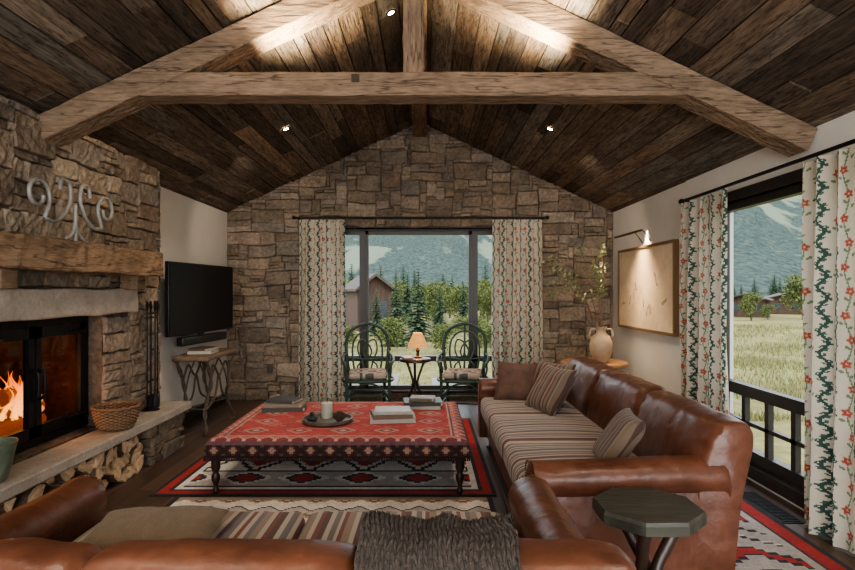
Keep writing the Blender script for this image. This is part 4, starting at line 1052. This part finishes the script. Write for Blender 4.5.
for k in range(1500):
    y=rr.uniform(17,47);p=(rr.uniform(-.19,.16)*y,y,rr.uniform(.8,1.6)*(1 if y<30 else 1.8))
    if len(lpos)<46 and all(math.hypot(p[0]-o[0],p[1]-o[1])>.42*(p[2]+o[2]) for o in lpos) and all(math.hypot(p[0]-o[0],p[1]-o[1])>.30*(p[2]+o[2]) for o in pos) and not(-5.5<p[0]<-1.2 and 24<p[1]<33.5):lpos.append(p)
for x,y,h in lpos:dup(lf,(x,y,-.50-(y-7)/560),(0,0,x*3),scale=(h,h,h*(.75 if h<2 else 1)))
M_barn=mat('weathered_barn_siding',(.065,.038,.026),.9,nscale=3,namt=.4,stretch=(5,5,.4))
M_roof=mat('barn_roof',(.07,.055,.047),.9,nscale=4,namt=.2)
M_dw=mat('dark_window',(.03,.035,.04),.2)
def barn(x,y,w,d,h,rz,lab):
    e=empty('barn',(x,y,-.5),(0,0,rz),lab,'barn','barns across the meadow')
    mb=MB();mb.box(-w/2,w/2,-d/2,d/2,0,h);mb.prism_y([(-w/2,h),(w/2,h),(0,h*1.3)],-d/2,d/2);mb.build('walls',M_barn,parent=e)
    for s_ in(-1,1):
        mb=MB();mb.prism_y([(0,h*1.3),(s_*w*.6,h*.94),(s_*w*.6,h*1.0),(0,h*1.37)],-d/2-.3,d/2+.3);mb.build('roof',M_roof,parent=e)
    for X in(-w/4,w/4):
        mb=MB();mb.box(X-w*.12,X+w*.12,-d/2-.02,-d/2,h*.35,h*.72);mb.build('window',M_dw,parent=e)
barn(-3.0,29,1.7,3,2.05,.35,'brown timber gabled house seen through the picture window')
barn(24.8,44,2.8,3,1.3,-.6,'low brown gabled cabin across the meadow')
barn(31,49.5,2.8,3,1.3,-.4,'low brown gabled cabin across the meadow')
# ---------------------------------------------------------------- world & sun
w=bpy.data.worlds.new('World');scene.world=w;w.use_nodes=True;nt=w.node_tree;N=nt.nodes;L=nt.links;bg=N['Background']
tc=N.new('ShaderNodeTexCoord');sx=N.new('ShaderNodeSeparateXYZ');L.new(tc.outputs['Generated'],sx.inputs[0])
rp=N.new('ShaderNodeValToRGB');e=rp.color_ramp.elements;e[0].position=.0;e[0].color=(.80,.84,.88,1);e[1].position=.5;e[1].color=(.54,.64,.78,1)
L.new(sx.outputs[2],rp.inputs[0])
nz=N.new('ShaderNodeTexNoise');nz.inputs['Scale'].default_value=7;nz.inputs['Detail'].default_value=6;L.new(tc.outputs['Generated'],nz.inputs['Vector'])
mr=N.new('ShaderNodeMapRange');mr.inputs[1].default_value=.40;mr.inputs[2].default_value=.58;L.new(nz.outputs[0],mr.inputs[0])
mx=N.new('ShaderNodeMix');mx.data_type='RGBA';L.new(mr.outputs[0],mx.inputs[0]);L.new(rp.outputs[0],mx.inputs[6]);mx.inputs[7].default_value=(.90,.91,.92,1)
L.new(mx.outputs[2],bg.inputs[0]);bg.inputs[1].default_value=3.0
sun=bpy.data.lights.new('sun','SUN');sun.energy=1.6;sun.angle=.1;sun.color=(1,.95,.88);so=bpy.data.objects.new('sun',sun);COL.objects.link(so);so.rotation_euler=(math.radians(42),0,math.radians(-25))
# ---------------------------------------------------------------- camera
cam=bpy.data.cameras.new('camera');cam.sensor_width=36;cam.lens=24;cam.shift_x=1.5/855;cam.shift_y=6/855;cam.clip_start=.05;cam.clip_end=2000
co=bpy.data.objects.new('camera',cam);co.location=(0,0,1.45);co.rotation_euler=(math.radians(90),0,0);COL.objects.link(co);scene.camera=co
scene.view_settings.view_transform='AgX';scene.view_settings.look='AgX - Medium High Contrast';scene.view_settings.exposure=.5
